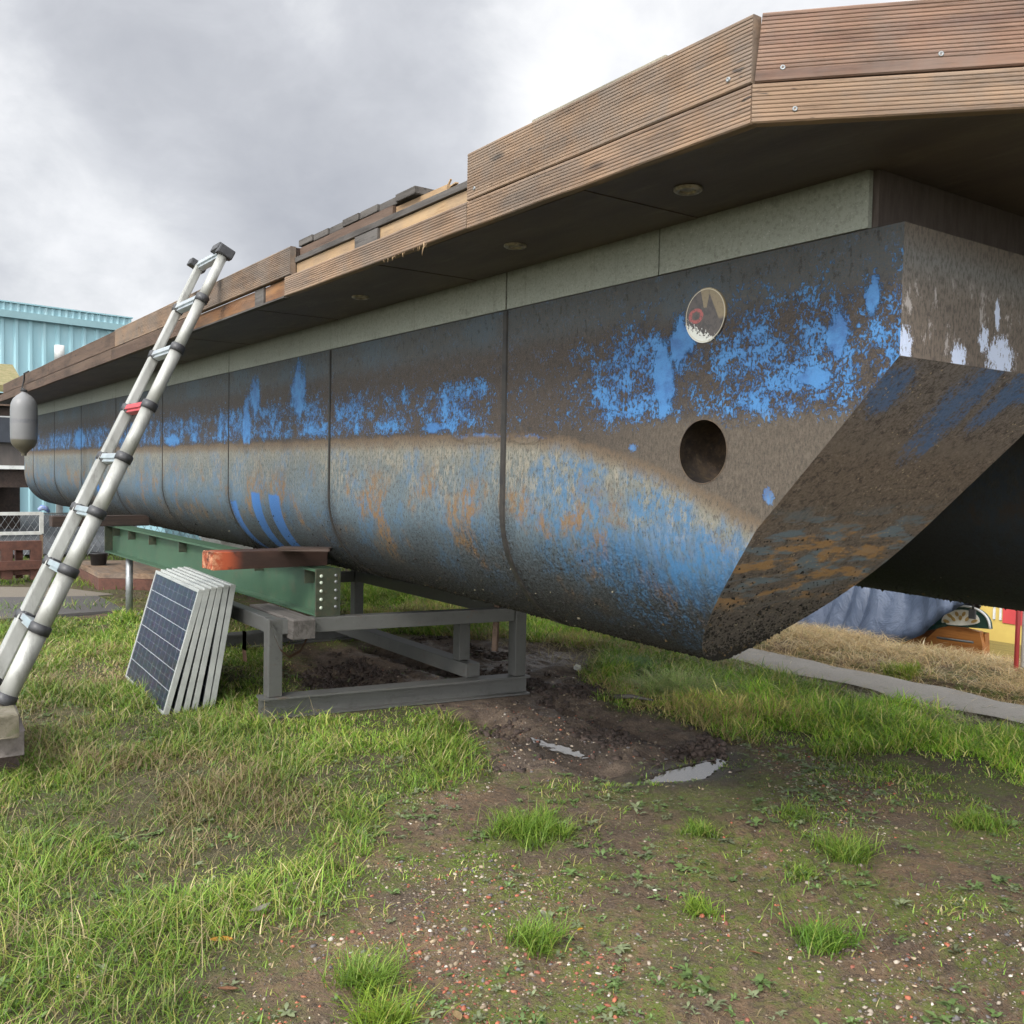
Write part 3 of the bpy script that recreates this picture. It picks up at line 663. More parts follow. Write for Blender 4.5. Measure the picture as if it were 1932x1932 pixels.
# capping strip on the upper board near the bow
ca, cb = yp(1005, 235, YD+.03), yp(1257, 113, YD+.03)
bm = bmesh.new(); box(bm, (ca.x, YD+.027, FT-.02), (cb.x, YD+.045, FT+.020), bev=.002)
m_cap = wood('pale_grey_strip', (.30, .27, .20), (.20, .18, .135), (.10, .085, .06)); obj('capping_strip', bm, m_cap, boat)
# splinters hanging off the lower edge
bm = bmesh.new()
for i in range(0):
    xx = -2.95+random.uniform(0, .32) if i < 22 else -2.45+random.uniform(0, .02)
    p = Vector((xx, YD+.004, FB+.003)); L = random.uniform(.006, .018) if i else .05
    tube(bm, [p, p+Vector((random.uniform(-.006, .006), -.002, -L*.5)), p+Vector((random.uniform(-.01, .01), -.001, -L))], [.0012, .0009, .0003], 4)
p = Vector((-2.66, YD+.002, FB+.01)); tube(bm, [p, p+Vector((.006, -.003, -.015)), p+Vector((-.002, -.004, -.03)), p+Vector((-.006, -.003, -.045))], [.002, .003, .002, .001], 5)
obj('splinter', bm, m_raw, boat)
for i in range(14):
    xx = -2.95+random.uniform(0, .32); p = Vector((xx, YD+.004, FB+.003)); L = random.uniform(.008, .022); bm = bmesh.new()
    tube(bm, [p, p+Vector((random.uniform(-.006, .006), -.002, -L*.5)), p+Vector((random.uniform(-.01, .01), -.001, -L))], [.0014, .001, .0003], 4); obj('splinter', bm, m_raw, boat)
# loose timber on the deck
lt = thing('loose_timber', 'short brown timber offcut lying loose on top of the deck by the splintered gap', 'timber', (-2.75, YD+.15, FS+.12))
a = yp(785, 370, YD+.10); b = yp(836, 374, YD+.28)
bm = bmesh.new(); beam(bm, a, b+Vector((.1, .1, 0)), .05, .035, bev=.003); obj('offcut', bm, m_w1, lt)
sp_ = thing('splintered_plank', 'yellow freshly broken plank resting on the deck edge below the loose offcut', 'plank', (-2.7, YD+.1, FS+.1))
bm = bmesh.new(); a = yp(700, 432, YD+.09); b = yp(868, 360, YD+.12)
beam(bm, a, b, .10, .022)
for i in range(16):
    q = b+Vector((random.uniform(-.12, .05), random.uniform(-.05, .05), 0)); beam(bm, q, q+Vector((random.uniform(.03, .09), 0, random.uniform(.0, .03))), .006, .004)
obj('broken_board', bm, m_raw, sp_)
# ================================================================== FENDER
def rp(p): return Vector(p)
fz = yp(47, 705, YD)
fy = YD-.135; ft = yp(45, 737, fy); fb = yp(41, 860, fy)
fd = thing('boat_fender', 'big grey cylindrical boat fender hanging on a black rope from the deck edge', 'fender', (ft.x, fy, fb.z))
H = ft.z-fb.z; fr = .5*(yp(68, 800, fy).x-yp(17, 800, fy).x)*.60
fr = .117
m_fend = NT('grey_fender_vinyl'); _v = m_fend.tc(); _z = m_fend.sep(_v)[2]
_c = m_fend.mix(m_fend.noise(_v, 7, 5, .65), (.125, .125, .125), (.18, .18, .175))
_c = m_fend.mix(m_fend.math('MULTIPLY', m_fend.math('SUBTRACT', 1, m_fend.ss(m_fend.math('ABSOLUTE', m_fend.math('SUBTRACT', _z, H*.53)), .008, .03)), m_fend.ss(m_fend.noise(_v, 12, 4, .7), .35, .6, .1, .8)), _c, (.10, .10, .11))
_c = m_fend.mix(m_fend.math('SUBTRACT', 1, m_fend.ss(m_fend.math('ADD', _z, m_fend.math('MULTIPLY', m_fend.noise(_v, 6, 4, .6), .03)), H*.26, H*.29)), _c, (.09, .08, .055))
m_fend = m_fend.fin(_c, .45)
bm = bmesh.new(); pr = [(.022, 0), (.024, H*.03), (.03, H*.05), (.05, H*.085), (fr*.62, H*.115), (fr*.82, H*.15), (fr*.94, H*.20), (fr, H*.28), (fr*1.01, H*.5), (fr, H*.72), (fr*.95, H*.80), (fr*.80, H*.87), (fr*.55, H*.92), (fr*.3, H*.955), (.024, H*.975), (.020, H)]
lathe(bm, (ft.x, fy, fb.z), pr, 32); fixn(bm); obj('fender_body', bm, m_fend, fd)
bm = bmesh.new(); tube(bm, [(ft.x, fy, fb.z+H-.01), (ft.x*.8+fz.x*.2, fy+.02, fb.z+H+.03), (fz.x, YD-.03, FB+.03), (fz.x, YD-.008, FS+.05), (fz.x, YD-.008, FT-.03), (fz.x, YD+.04, FT+.0)], .009, 8)
lathe(bm, (ft.x, fy, fb.z+H-.012), [(.01, 0), (.03, .005), (.03, .018), (.01, .025)], 12); obj('rope', bm, m_rope, fd)
# ================================================================== LADDER
Fo = gp(9, 1322, .29)           # right foot on the block
Tc = yp(396, 533, YD-.055)
dirL = (Tc-Fo).normalized()
d2 = onplane(416, 472, Fo, dirL.cross(Vector((1, 0, 0)).cross(dirL)).cross(dirL))  # dummy, replaced below
nrm = dirL.cross(Vector((1, 0, 0))).normalized()     # plane of the ladder
top = onplane(415, 482, Fo, nrm)
LL = (top-Fo).dot(dirL)
lad = thing('telescopic_ladder', 'telescopic aluminium ladder with black collars and one red rung leaning on the deck edge', 'ladder', Fo)
NR = 8; s0 = .06
WR = .40
rungs = [(50, 1190), (108, 1083), (165, 975), (222, 870), (275, 770), (320, 668), (370, 572)]
hs = []
for px, py in rungs: hs.append((onplane(px, py, Fo, nrm)-Fo).dot(dirL))
hs.append(LL-.015)
ends = [0]+hs[:-1]+[LL]
for side in (0, 1):
    off = Vector((-WR*side, 0, 0)); bm = bmesh.new()
    for i in range(8):
        r_ = .0385-.0021*i if side == 0 else .0345-.0019*i
        a = Fo+off+dirL*(ends[i]+(.0 if i == 0 else -.01)); b = Fo+off+dirL*(ends[i+1])
        if side == 0: tube(bm, [a, b], r_, 28)
        else:
            box(bm, (0, -r_*.95, -r_*.95), ((b-a).length, r_*.95, r_*.95), frame(a, b-a, (0, -1, .3)), bev=.009)
    o = obj('stile', bm, m_alu, lad); 
for i, h in enumerate(hs):
    c = Fo+dirL*h
    if i < 7:
        for side in (0, 1):
            off = Vector((-WR*side, 0, 0)); r_ = (.0385 if side == 0 else .036)-.0021*i
            bm = bmesh.new()
            lathe(bm, c+off-dirL*.02, [(r_*.9, 0), (r_+.006, .001), (r_+.007, .036), (r_+.001, .042), (r_*.85, .043)], 28, dirL)
            beam(bm, c+off+Vector((-r_ if side == 0 else r_, 0, 0)), c+off+Vector((-r_-.04 if side == 0 else r_+.045, 0, 0)), .045, .034, nrm, .003)
            obj('collar', bm, m_blk, lad)
    bm = bmesh.new(); r_ = .036-.0021*i
    beam(bm, c+Vector((-r_-.012, 0, 0)), c+Vector((-WR+r_+.01, 0, 0)), .048, .026, dirL, .003)
    beam(bm, c+Vector((-r_-.03, 0, 0))-dirL*.018, c+Vector((-WR+r_+.03, 0, 0))-dirL*.018, .03, .018, dirL, .003)
    obj('rung', bm, m_red if i == 4 else m_alu2, lad)
for side in (0, 1):
    c = top+Vector((-WR*side, 0, 0)); bm = bmesh.new()
    box(bm, (-.035, -.045, -.010), (.075 if side == 0 else .03, .045, .030), frame(c+dirL*.008, (1, 0, 0), dirL), bev=.007)
    if side == 0: box(bm, (.055, -.040, -.030), (.105, .040, .018), frame(c+dirL*.008, (1, 0, 0), dirL), bev=.007)
    obj('end_cap', bm, m_blk, lad)
    bm = bmesh.new(); lathe(bm, Fo+Vector((-WR*side, 0, 0))-dirL*.01, [(.0, -.004), (.038, -.004), (.043, 0), (.044, .035), (.039, .04)], 24, dirL); obj('rubber_foot', bm, m_blk, lad)
# blocks under the ladder
def block(name, label, cat, x1, y0, y1, z0, z1, mat, rz=0, bev=.006):
    p = Vector((x1, (y0+y1)/2, z0)); t = bpy.data.objects.new(name, bpy.data.meshes.new(name)); bm = bmesh.new()
    box(bm, (-.62, -(y1-y0)/2, 0), (0, (y1-y0)/2, z1-z0), bev=bev)
    for v in bm.verts: v.co += Vector((random.uniform(-.003, .003), random.uniform(-.003, .003), random.uniform(-.002, .002)))
    bm.to_mesh(t.data); bm.free(); t.data.materials.append(mat); COL.objects.link(t); t.location = p; t.rotation_euler = (0, 0, rz); tag(t, label, cat); return t
bx = gp(37, 1452).x; by = gp(37, 1452).y
z1_, z2_ = .085, .185
pt = gp(36, 1392, z2_)
pm = gp(47, 1425, z1_)
block('concrete_block', 'lowest brown block of the stack under the ladder foot, with brick rubble on top', 'block', bx, by-.16, by, -.03, z1_, m_brick, -.10)
block('paving_slab', 'wide grey slab sandwiched in the middle of the stack under the ladder foot', 'slab', pm.x, pm.y-.18, pm.y+.0, z1_+.001, z2_, m_slab, -.06)
block('wooden_block', 'topmost olive mossy block on the stack, carrying the ladder foot', 'block', pt.x, pt.y-.13, pt.y+.0, z2_+.001, .278, m_conc, -.03)
# ================================================================== STAND
XN, XF, YA, YB = -4.56, -6.38, 1.74, 3.08
g1 = gp(514, 1352); g2 = gp(974, 1308)
YA, YB = g1.y, g2.y; XN = (g1.x+g2.x)/2
stand = thing('steel_stand', 'low grey welded steel trestle frame standing on the ground beneath the hull', 'stand', (XN, YA, 0))
w = .072
pskew = (g2.x-g1.x)
def XNy(y): return g1.x + pskew*(y-YA)/(YB-YA)
def post(x, y, z0, z1, s=w):
    bm = bmesh.new(); box(bm, (x-s/2, y-s/2, z0), (x+s/2, y+s/2, z1), bev=.004); return obj('post', bm, m_steel, stand)
def ibeam(name, a, b, wd, ht, tf=.010, tw=.008, mat=None, par=None, bev=0):
    a = Vector(a); b = Vector(b); L = (b-a).length; m = frame(a, b-a)
    bm = bmesh.new()
    box(bm, (0, -wd/2, ht/2-tf), (L, wd/2, ht/2), m); box(bm, (0, -wd/2, -ht/2), (L, wd/2, -ht/2+tf), m)
    box(bm, (0.0005, -tw/2, -ht/2+tf), (L-.0005, tw/2, ht/2-tf), m)
    return obj(name, bm, mat or m_steel, par or stand)
BH = .105
ibeam('base_rail', (XNy(YA-.07), YA-.07, BH/2), (XNy(YB+.06), YB+.06, BH/2), .10, BH)
post(XNy(YA), YA, BH+.001, .495); post(XNy(YB), YB, BH+.001, .62)
bm = bmesh.new(); a = Vector((XNy(YA+w/2), YA+w/2+.001, .455)); b = Vector((XNy(YB), YB-w/2-.001, .455)); beam(bm, a, b, .06, .075, bev=.004); obj('top_rail', bm, m_steel, stand)
ym = YA+(YB-YA)*.80
pm2 = xp(886, 1262, XNy(ym)-.02)
bm = bmesh.new(); ymid = xp(886, 1220, XN).y
box(bm, (XN-.12, ymid-.035, BH+.082), (XN-.05, ymid+.035, .416), bev=.003); obj('short_post', bm, m_steel, stand)
bm = bmesh.new(); beam(bm, (XN+.04, ymid, BH+.041), (XF, ymid, BH+.041), .09, .078, bev=.004); obj('middle_rail', bm, m_steel, stand)
ibeam('base_rail', (XF, YA-.07, BH/2), (XF, YB+.06, BH/2), .10, BH)
post(XF, YA, BH+.001, .50); post(XF, YB, BH+.001, .62)
bm = bmesh.new(); beam(bm, (XF, YA+w/2+.001, .455), (XF, YB-w/2-.001, .455), .06, .075, bev=.004); obj('top_rail', bm, m_steel, stand)
for y in (YA, YB):
    bm = bmesh.new(); beam(bm, (XNy(y)-w/2-.001, y, .46), (XF+w/2+.001, y, .46), .06, .075, bev=.004); obj('side_rail', bm, m_steel, stand)
# wooden packing under the beam and strap
# ================================================================== GREEN BEAM
bN = gp(606, 1163, .497); Bz0, Bz1 = .497, .735
pe = xp(624, 1120, -4.49)
bE = Vector((-4.49, 2.005, (Bz0+Bz1)/2)); bFar = Vector((-8.58, 1.86, (Bz0+Bz1)/2))
gb = thing('green_steel_beam', 'long green painted steel I-beam lying lengthways on the grey trestle below the hull', 'beam', (bE.x, bE.y, Bz0))
ibeam('girder', bFar, bE, .13, Bz1-Bz0, .012, .010, m_green, gb)
bm = bmesh.new(); m = frame(bE, bE-bFar); box(bm, (0.001, -.068, -(Bz1-Bz0)/2-.003), (.014, .068, (Bz1-Bz0)/2+.003), m)
obj('end_plate', bm, m_greend, gb)
bm = bmesh.new(); m2 = frame(bFar, bFar-bE); box(bm, (0.001, -.068, -(Bz1-Bz0)/2-.003), (.014, .068, (Bz1-Bz0)/2+.003), m2); obj('end_plate', bm, m_greend, gb)
m_lite = simple('pale_bolt_hole', (.55, .6, .5), (.4, .45, .35), 30, .6)
for zz in (-.08, -.035, .01, .055, .09):
    for yy in (-.04, .042):
        c = m @ Vector((.0145, yy, zz*.95)); bm = bmesh.new(); lathe(bm, c, [(.0085, -.001), (.0085, .003), (.005, .0045), (0, .0045)], 10, (bE-bFar).normalized()); obj('bolt', bm, m_lite if yy < 0 else m_galv, gb)
for zz in (-.075, -.03, .02, .07):
    c = frame(bFar, bE-bFar) @ Vector((.02, -.0655, zz)); bm = bmesh.new()
for t in (.055, .165, .30, .47, .66, .80, .965):
    c = bFar.lerp(bE, 1-(1-t)) ; bm = bmesh.new(); mm = frame(c, bE-bFar)
    box(bm, (-.005, -.060, (Bz1-Bz0)/2-.085), (.005, -.006, (Bz1-Bz0)/2-.013), mm); obj('stiffener', bm, m_greend, gb)
# timbers across
def timber(name, label, p, L, w_, h_, mat, yaw=math.pi/2, bev=.008, cat='timber'):
    o = bpy.data.objects.new(name, bpy.data.meshes.new(name)); bm = bmesh.new()
    nseg = 1; box(bm, (0, -w_/2, 0), (L, w_/2, h_), bev=bev)
    for v in bm.verts: v.co += Vector((random.uniform(-.003, .003),)*1+(random.uniform(-.002, .002), random.uniform(-.002, .002)))
    bm.to_mesh(o.data); bm.free(); o.data.materials.append(mat); COL.objects.link(o); o.location = p; o.rotation_euler = (0, 0, yaw); return tag(o, label, cat)
p = gp(397, 1076, Bz1+.001)
timber('timber_block', 'thick timber with flaking orange end wedged across the green beam under the hull', (p.x-.06, p.y, Bz1+.001), 2.075-p.y, .15, .088, m_timb)
p = yp(98, 985, 1.35)
timber('timber_block', 'dark brown timber crossing the far end of the green beam near the ladder', (-8.36, 1.335, Bz1+.001), .75, .14, .085, m_dkw)
timber('timber_wedge', 'thin reddish wedge board jammed between the orange timber and the hull', (-4.62, 1.80, Bz1+.0925), .26, .10, .016, m_dkw, math.pi/2-.6, .002, 'wedge')
sp = gp(470, 1146, .39)
timber('wood_packing', 'grey wooden packing block under the green beam beside the left stand post', (XN-.62, YA+.12, .3955), .62, .12, .10, m_grw, 0, .006, 'block')
# strap round the post top
st = thing('lifting_strap', 'worn brown webbing strap looped around the left post below the green beam', 'strap', (XN, YA, .3))
bm = bmesh.new(); px = XNy(YA)+w/2+.012
def ribbon(pts, wdir, wd):
    a = [bm.verts.new(Vector(p)-Vector(wdir)*wd/2) for p in pts]; b = [bm.verts.new(Vector(p)+Vector(wdir)*wd/2) for p in pts]
    for i in range(len(pts)-1): bm.faces.new((a[i], a[i+1], b[i+1], b[i]))
ribbon([(px, YA-.03, .495), (px+.015, YA-.02, .42), (px+.02, YA+.01, .35), (px+.015, YA+.06, .305), (px+.01, YA+.12, .33), (px+.01, YA+.16, .40), (px, YA+.17, .49)], (.5, -.3, .5), .035)
bmesh.ops.solidify(bm, geom=bm.faces[:], thickness=.003); obj('webbing', bm, m_strap, st); bm = bmesh.new()
ribbon([(XN-.35, YA-.06, .40), (XN-.352, YA-.06, .30), (XN-.35, YA-.055, .24)], (1, 0, 0), .06)
bmesh.ops.solidify(bm, geom=bm.faces[:], thickness=.003); obj('loose_end', bm, m_strap, st)
# hanging brown stick at the right post
bm = bmesh.new(); beam(bm, (XNy(YB)-.03, YB-.12, .52), (XNy(YB)-.02, YB-.14, .25), .03, .02); o = obj('wooden_batten', bm, m_w4); tag(o, 'narrow brown batten hanging down beside the right post of the trestle', 'batten')
# prop under the far end of the beam
pp = gp(218, 1126); px_ = bFar.lerp(bE, .12)
bm = bmesh.new(); tube(bm, [(px_.x, px_.y, .012), (px_.x, px_.y, Bz0-.001)], .028, 16); box(bm, (px_.x-.16, px_.y-.12, 0.0), (px_.x+.16, px_.y+.12, .012))
o = obj('prop_post', bm, m_galv); tag(o, 'thin grey steel prop standing on a plate under the far end of the green beam', 'post')
# ================================================================== SOLAR PANELS
BLp, BRp = gp(235, 1276), gp(307, 1348)
def panel_mat():
    g = NT('solar_cells'); uv = g.tc('UV'); s = g.sep(uv); u, v = s[0], s[1]   # metres, u along 1.0, v along .62
    def lines(x, period, half):
        m = g.math('MODULO', g.math('ADD', x, 100*period), period); d = g.math('MINIMUM', m, g.math('SUBTRACT', period, m))
        return g.math('SUBTRACT', 1, g.ss(d, half*.8, half*1.3))
    n = g.noise(g.map(uv, (1, 1, 1)), 2.5, 3, .5); cell = g.voro(uv, 70, out='Color')
    c = g.mix(n, (.006, .011, .028), (.016, .014, .028)); c = g.mix(.25, c, g.mix(.92, cell, (.01, .018, .045)))
    c = g.mix(g.math('MULTIPLY', lines(v, .104, .0016), .75), c, (.42, .44, .46))
    c = g.mix(g.math('MULTIPLY', lines(u, .098, .0016), .55), c, (.30, .32, .36))
    c = g.mix(g.math('MULTIPLY', lines(g.math('ADD', v, .052), .052, .0008), .30), c, (.30, .32, .36))
    return g.fin(c, .28, 0, .22)
m_cell = panel_mat(); m_pf = simple('panel_frame_alu', (.42, .43, .40), (.34, .35, .33), 6, .45, .3, 0, 60, (1, 1, 1), (.2, .2, .17), .4); m_pb = simple('panel_back', (.03, .03, .032), None, 10, .6)
Lp = (BRp-BLp).length; pdir = (BRp-BLp).normalized()
m_pf2 = m_pf
NP = 6
def make_panel():
    t = thing('solar_panel', 'x', 'solar panel', (0, 0, 0), 0, 'solar panels leaning in a row against the beam')
    HW = .655; th = .029; fw = .018
    def bb(name, lo, hi, mat):
        bm = bmesh.new(); box(bm, lo, hi, bev=.0015); return obj(name, bm, mat, t, world=False)
    for nm, lo, hi in (('frame_rail', (0, 0, 0), (Lp, th, fw)), ('frame_rail', (0, 0, HW-fw), (Lp, th, HW)), ('frame_rail', (0, .0004, fw), (fw, th-.0004, HW-fw)), ('frame_rail', (Lp-fw, .0004, fw), (Lp, th-.0004, HW-fw))): bb(nm, lo, hi, m_pf)
    bm = bmesh.new(); vs = [bm.verts.new(p) for p in ((fw, .004, fw), (Lp-fw, .004, fw), (Lp-fw, .004, HW-fw), (fw, .004, HW-fw))]
    f = bm.faces.new(vs); vb = [bm.verts.new(Vector(v.co)+Vector((0, .006, 0))) for v in vs]; fb = bm.faces.new(vb[::-1]); fb.material_index = 1
    for i in range(4): bm.faces.new((vs[i], vb[i], vb[(i+1) % 4], vs[(i+1) % 4])).material_index = 1
    uvset(bm, [f], lambda c, f: (c.x-fw, c.z-fw)); obj('cell_sheet', bm, [m_cell, m_pb], t, world=False)
    return t
proto = make_panel()
def copy_tree(o, parent=None):
    c = o.copy(); COL.objects.link(c)
    if parent: c.parent = parent
    for ch in list(o.children):
        if ch is not c: copy_tree(ch, c)
    return c
labs = ['front solar panel with blue cells facing the camera', 'second solar panel, pressed against the front one', 'third solar panel from the front of the leaning row', 'fourth solar panel from the front, between black gaps', 'second to last solar panel of the leaning row', 'rearmost solar panel, nearest the green beam']
yaw = math.atan2(pdir.y, pdir.x)
bots = [0, .052, .098, .140, .196, .232]; leans = [.27, .235, .215, .20, .165, .165]
for i in range(NP):
    c = proto if i == 0 else copy_tree(proto)
    c.rotation_euler = (-leans[i], 0, yaw); c.location = BLp + Vector((-.02*i*0 + random.uniform(-.006, .006), bots[i]+.0, -.01)); c['label'] = labs[i]
# ================================================================== GROUND
rg = np.random.default_rng(11)
_lat = rg.random((256, 256))
def vnoise(x, y, f, seed=0):
    x = np.asarray(x)*f+seed*17.3+1000; y = np.asarray(y)*f+seed*9.1+1000
    xi = np.floor(x).astype(int); yi = np.floor(y).astype(int); fx = x-xi; fy = y-yi
    fx = fx*fx*(3-2*fx); fy = fy*fy*(3-2*fy)
    a = _lat[xi % 256, yi % 256]; b = _lat[(xi+1) % 256, yi % 256]; c = _lat[xi % 256, (yi+1) % 256]; d = _lat[(xi+1) % 256, (yi+1) % 256]
    return (a*(1-fx)+b*fx)*(1-fy)+(c*(1-fx)+d*fx)*fy
def fbm(x, y, f, o=4, seed=0):
    s = 0; a = .5; t = 0
    for i in range(o): s = s+a*vnoise(x, y, f*2**i, seed+i); t += a; a *= .5
    return s/t
def wpoly(pts): return np.array([[gp(x, y).x, gp(x, y).y] for x, y in pts])
def inpoly(x, y, P):
    ins = np.zeros(np.shape(x), bool); n = len(P); j = n-1
    for i in range(n):
        xi, yi = P[i]; xj, yj = P[j]
        if abs(yj-yi) > 1e-9: ins ^= ((yi > y) != (yj > y)) & (x < (xj-xi)*(y-yi)/(yj-yi)+xi)
        j = i
    return ins
PL = wpoly([(-500, 1180), (0, 1172), (110, 1166), (240, 1160), (290, 1140), (500, 1150), (520, 1300), (700, 1330), (820, 1345), (930, 1392), (945, 1430), (880, 1475), (720, 1480), (650, 1540), (660, 1620), (560, 1700), (470, 1740), (430, 1850), (400, 1935), (300, 1980), (-100, 2300), (-700, 2200)])
PR = wpoly([(640, 1092), (960, 1120), (1200, 1185), (1400, 1256), (1640, 1306), (1932, 1373), (2300, 1440), (2400, 1700), (1932, 1480), (1700, 1425), (1560, 1425), (1480, 1385), (1360, 1385), (1180, 1330), (1100, 1225), (960, 1205), (840, 1200), (740, 1190), (640, 1150)])
PS = wpoly([(1380, 1430), (1560, 1410), (1932, 1470), (2300, 1650), (2200, 1720), (1900, 1580), (1700, 1500), (1500, 1560), (1200, 1530), (1060, 1490), (1180, 1470)])
PM = wpoly([(560, 1230), (800, 1200), (1080, 1215), (1180, 1330), (1390, 1400), (1385, 1440), (1200, 1480), (1000, 1480), (880, 1460), (940, 1400), (760, 1345), (560, 1330)])   # the muddy track
PD = wpoly([(-500, 1060), (500, 1060), (520, 1150), (240, 1158), (0, 1168), (-500, 1180)])
pud1 = wpoly([(1200, 1472), (1225, 1462), (1280, 1442), (1325, 1432), (1372, 1424), (1366, 1434), (1330, 1462), (1290, 1468), (1240, 1470)])
pud2 = wpoly([(1012, 1388), (1040, 1396), (1075, 1402), (1108, 1418), (1090, 1420), (1050, 1412), (1020, 1402)])
pud3 = wpoly([(700, 1238), (740, 1240), (752, 1252), (700, 1256)])
pud4 = wpoly([(470, 1180), (492, 1178), (495, 1192), (455, 1190)])
def soft(P, x, y, s=.25, seed=0):
    jx = (fbm(x, y, 2.2, 3, 3+seed)-.5)*s*2; jy = (fbm(x, y, 2.2, 3, 8+seed)-.5)*s*2
    r = 0
    for k in range(8):
        a = k*math.pi/4; r = r+inpoly(x+jx+.10*math.cos(a), y+jy+.10*math.sin(a), P)
    return r/8
def segd(x, y, P):
    d = np.full(np.shape(x), 9.)
    for i in range(len(P)):
        a = P[i]; b = P[(i+1) % len(P)]; ab = b-a; L = (ab**2).sum()
        t = np.clip(((x-a[0])*ab[0]+(y-a[1])*ab[1])/L, 0, 1); d = np.minimum(d, np.hypot(x-a[0]-t*ab[0], y-a[1]-t*ab[1]))
    return d
CANY = 6.55
def height(x, y):
    x = np.asarray(x, float); y = np.asarray(y, float)
    near = np.clip((x+14)/2, 0, 1)*np.clip((1.6-x)/1, 0, 1)*np.clip((y+1)/1, 0, 1)
    h = (fbm(x, y, .8, 4, 1)-.5)*.05*near + (fbm(x, y, 6, 4, 2)-.5)*.030*near + (fbm(x, y, 19, 2, 6)-.5)*.010*near
    mud = soft(PM, x, y, .15)
    h = h + mud*((fbm(x, y, 11, 4, 5)-.5)*.055 - .012)
    # tyre ruts running down the track towards the right
    yy = y-2.55-.08*np.sin(x*1.3); rut = np.exp(-(yy/.10)**2)+np.exp(-((yy-.55)/.10)**2)
    h = h - .045*rut*mud + .02*np.exp(-((yy-.16)/.05)**2)*mud
    right = np.clip((x+2.9)/.6, 0, 1)*np.clip(1-abs(y-2.3)/.9, 0, 1)
    ang = x*.35+y*.94
    h = h - .014*right*np.clip(np.sin((x*.5+y*1.0)*2*math.pi/.42), 0, 1)*near
    h = h + .009*right*np.sign(np.sin(x*2*math.pi/.055+np.sin(y*7)*2))*vnoise(x, y, 3, 9)*near
    for P in (pud1, pud2, pud4):
        if abs(P.mean()) < 99:
            ins = inpoly(x, y, P); d = segd(x, y, P)
            h = np.where(ins, -.030-.03*np.clip(d/.05, 0, 1), h)
            k = np.clip(1-d/.10, 0, 1)*(~ins); h = h*(1-k)+k*(-.012)
    # stand, slabs and props sit on level earth
    for cx, cy, rx, ry in ((XN, (YA+YB)/2, .25, .9), (XF, (YA+YB)/2, .25, .9), (BLp.x+.5, BLp.y+.1, .7, .3)):
        k = np.clip(1.6-np.maximum(abs(x-cx)/rx, abs(y-cy)/ry), 0, .6)/.6; h = h*(1-k)+k*(-.004)
    pth = ((y > 4.80) & (y < 5.5)); h = np.where(pth, h*.1-.03, h)
    bank = np.clip((y-CANY)/.25, 0, 1)*np.clip((x+12.5)/.3, 0, 1)
    h = h*(1-bank)+bank*-1.6
    rise = np.exp(-((y-6.0)/.35)**2)*.03*np.clip((x+8)/1, 0, 1); h = h+rise
    return h
def axis(lo, hi, step, out_lo, out_hi):
    c = list(np.arange(lo, hi, step)); a = []; s = step; v = lo
    while v > out_lo: s *= 1.35; v -= s; a.append(v)
    b = []; s = step; v = c[-1]
    while v < out_hi: s *= 1.35; v += s; b.append(v)
    return np.array(a[::-1]+c+b)
def lerp3(a, b, t): return np.array(a)[None]*(1-t[:, None])+np.array(b)[None]*t[:, None]
gx = np.concatenate([axis(-9.0, .3, .02, -400, 400)]); gy = axis(.15, 5.6, .0175, -400, 400)
GX, GY = np.meshgrid(gx, gy, indexing='ij'); GZ = height(GX, GY)
nx, ny = GX.shape
V = np.stack([GX.ravel(), GY.ravel(), GZ.ravel()], 1)
i0 = (np.arange(nx-1)[:, None]*ny+np.arange(ny-1)[None]).ravel()
Fq = np.stack([i0, i0+ny, i0+ny+1, i0+1], 1)
fx, fy = GX.ravel(), GY.ravel()
mud = soft(PM, fx, fy, .15); gl = soft(PL, fx, fy, .3, 1); gr_ = soft(PR, fx, fy, .25, 2); gs = soft(PS, fx, fy, .3, 4)
grassm = np.clip(gl+gr_+.5*gs, 0, 1); outn = (fx < -9) | (fy < -.5) | (fx > 1) ; grassm = np.where(outn, .8, grassm)
wet = np.clip(1-np.minimum(segd(fx, fy, pud1), segd(fx, fy, pud2))/.22, 0, 1)
Cm = np.stack([mud, grassm, wet, np.ones_like(mud)], 1)
me = npmesh('ground', V, Fq, Cm, smooth=True)
g = NT('earth'); v = g.tc(); at = g.attr('Col'); s = g.sep(at.outputs['Color'])
n1 = g.noise(v, 1.7, 5, .6); n2 = g.noise(v, 14, 6, .7); n3 = g.noise(v, 70, 5, .75)
c = g.mix(g.ss(n1, .38, .62), (.175, .112, .062), (.095, .067, .042))
c = g.mix(g.ss(n2, .42, .62, 0, .6), c, (.085, .062, .045))
c = g.mix(g.math('MULTIPLY', g.ss(g.noise(v, 2.6, 6, .7), .43, .56), g.ss(n2, .35, .55)), c, (.100, .125, .020))
c = g.mix(g.ss(n3, .55, .64, 0, .7), c, (.22, .17, .12)); c = g.mix(g.ss(g.noise(v, 38, 5, .8), .52, .60, 0, .7), c, (.055, .040, .028))
vor = g.n.new('ShaderNodeTexVoronoi'); g.l.new(v, vor.inputs['Vector']); vor.inputs['Scale'].default_value = 105
pebc = g.ramp(g.sep(vor.outputs['Color'])[0], [(0, (.20, .085, .05)), (.3, (.12, .06, .04)), (.5, (.28, .22, .17)), (.75, (.10, .08, .065)), (.92, (.45, .40, .34))], 'CONSTANT')
pk = g.math('MULTIPLY', g.math('SUBTRACT', 1, g.ss(vor.outputs['Distance'], .28, .42)), g.ss(g.sep(vor.outputs['Color'])[1], .45, .5))
gravel = g.ss(g.noise(v, 1.3, 5, .65), .40, .56)
c = g.mix(g.math('MULTIPLY', pk, g.math('MULTIPLY', gravel, .8)), c, pebc)
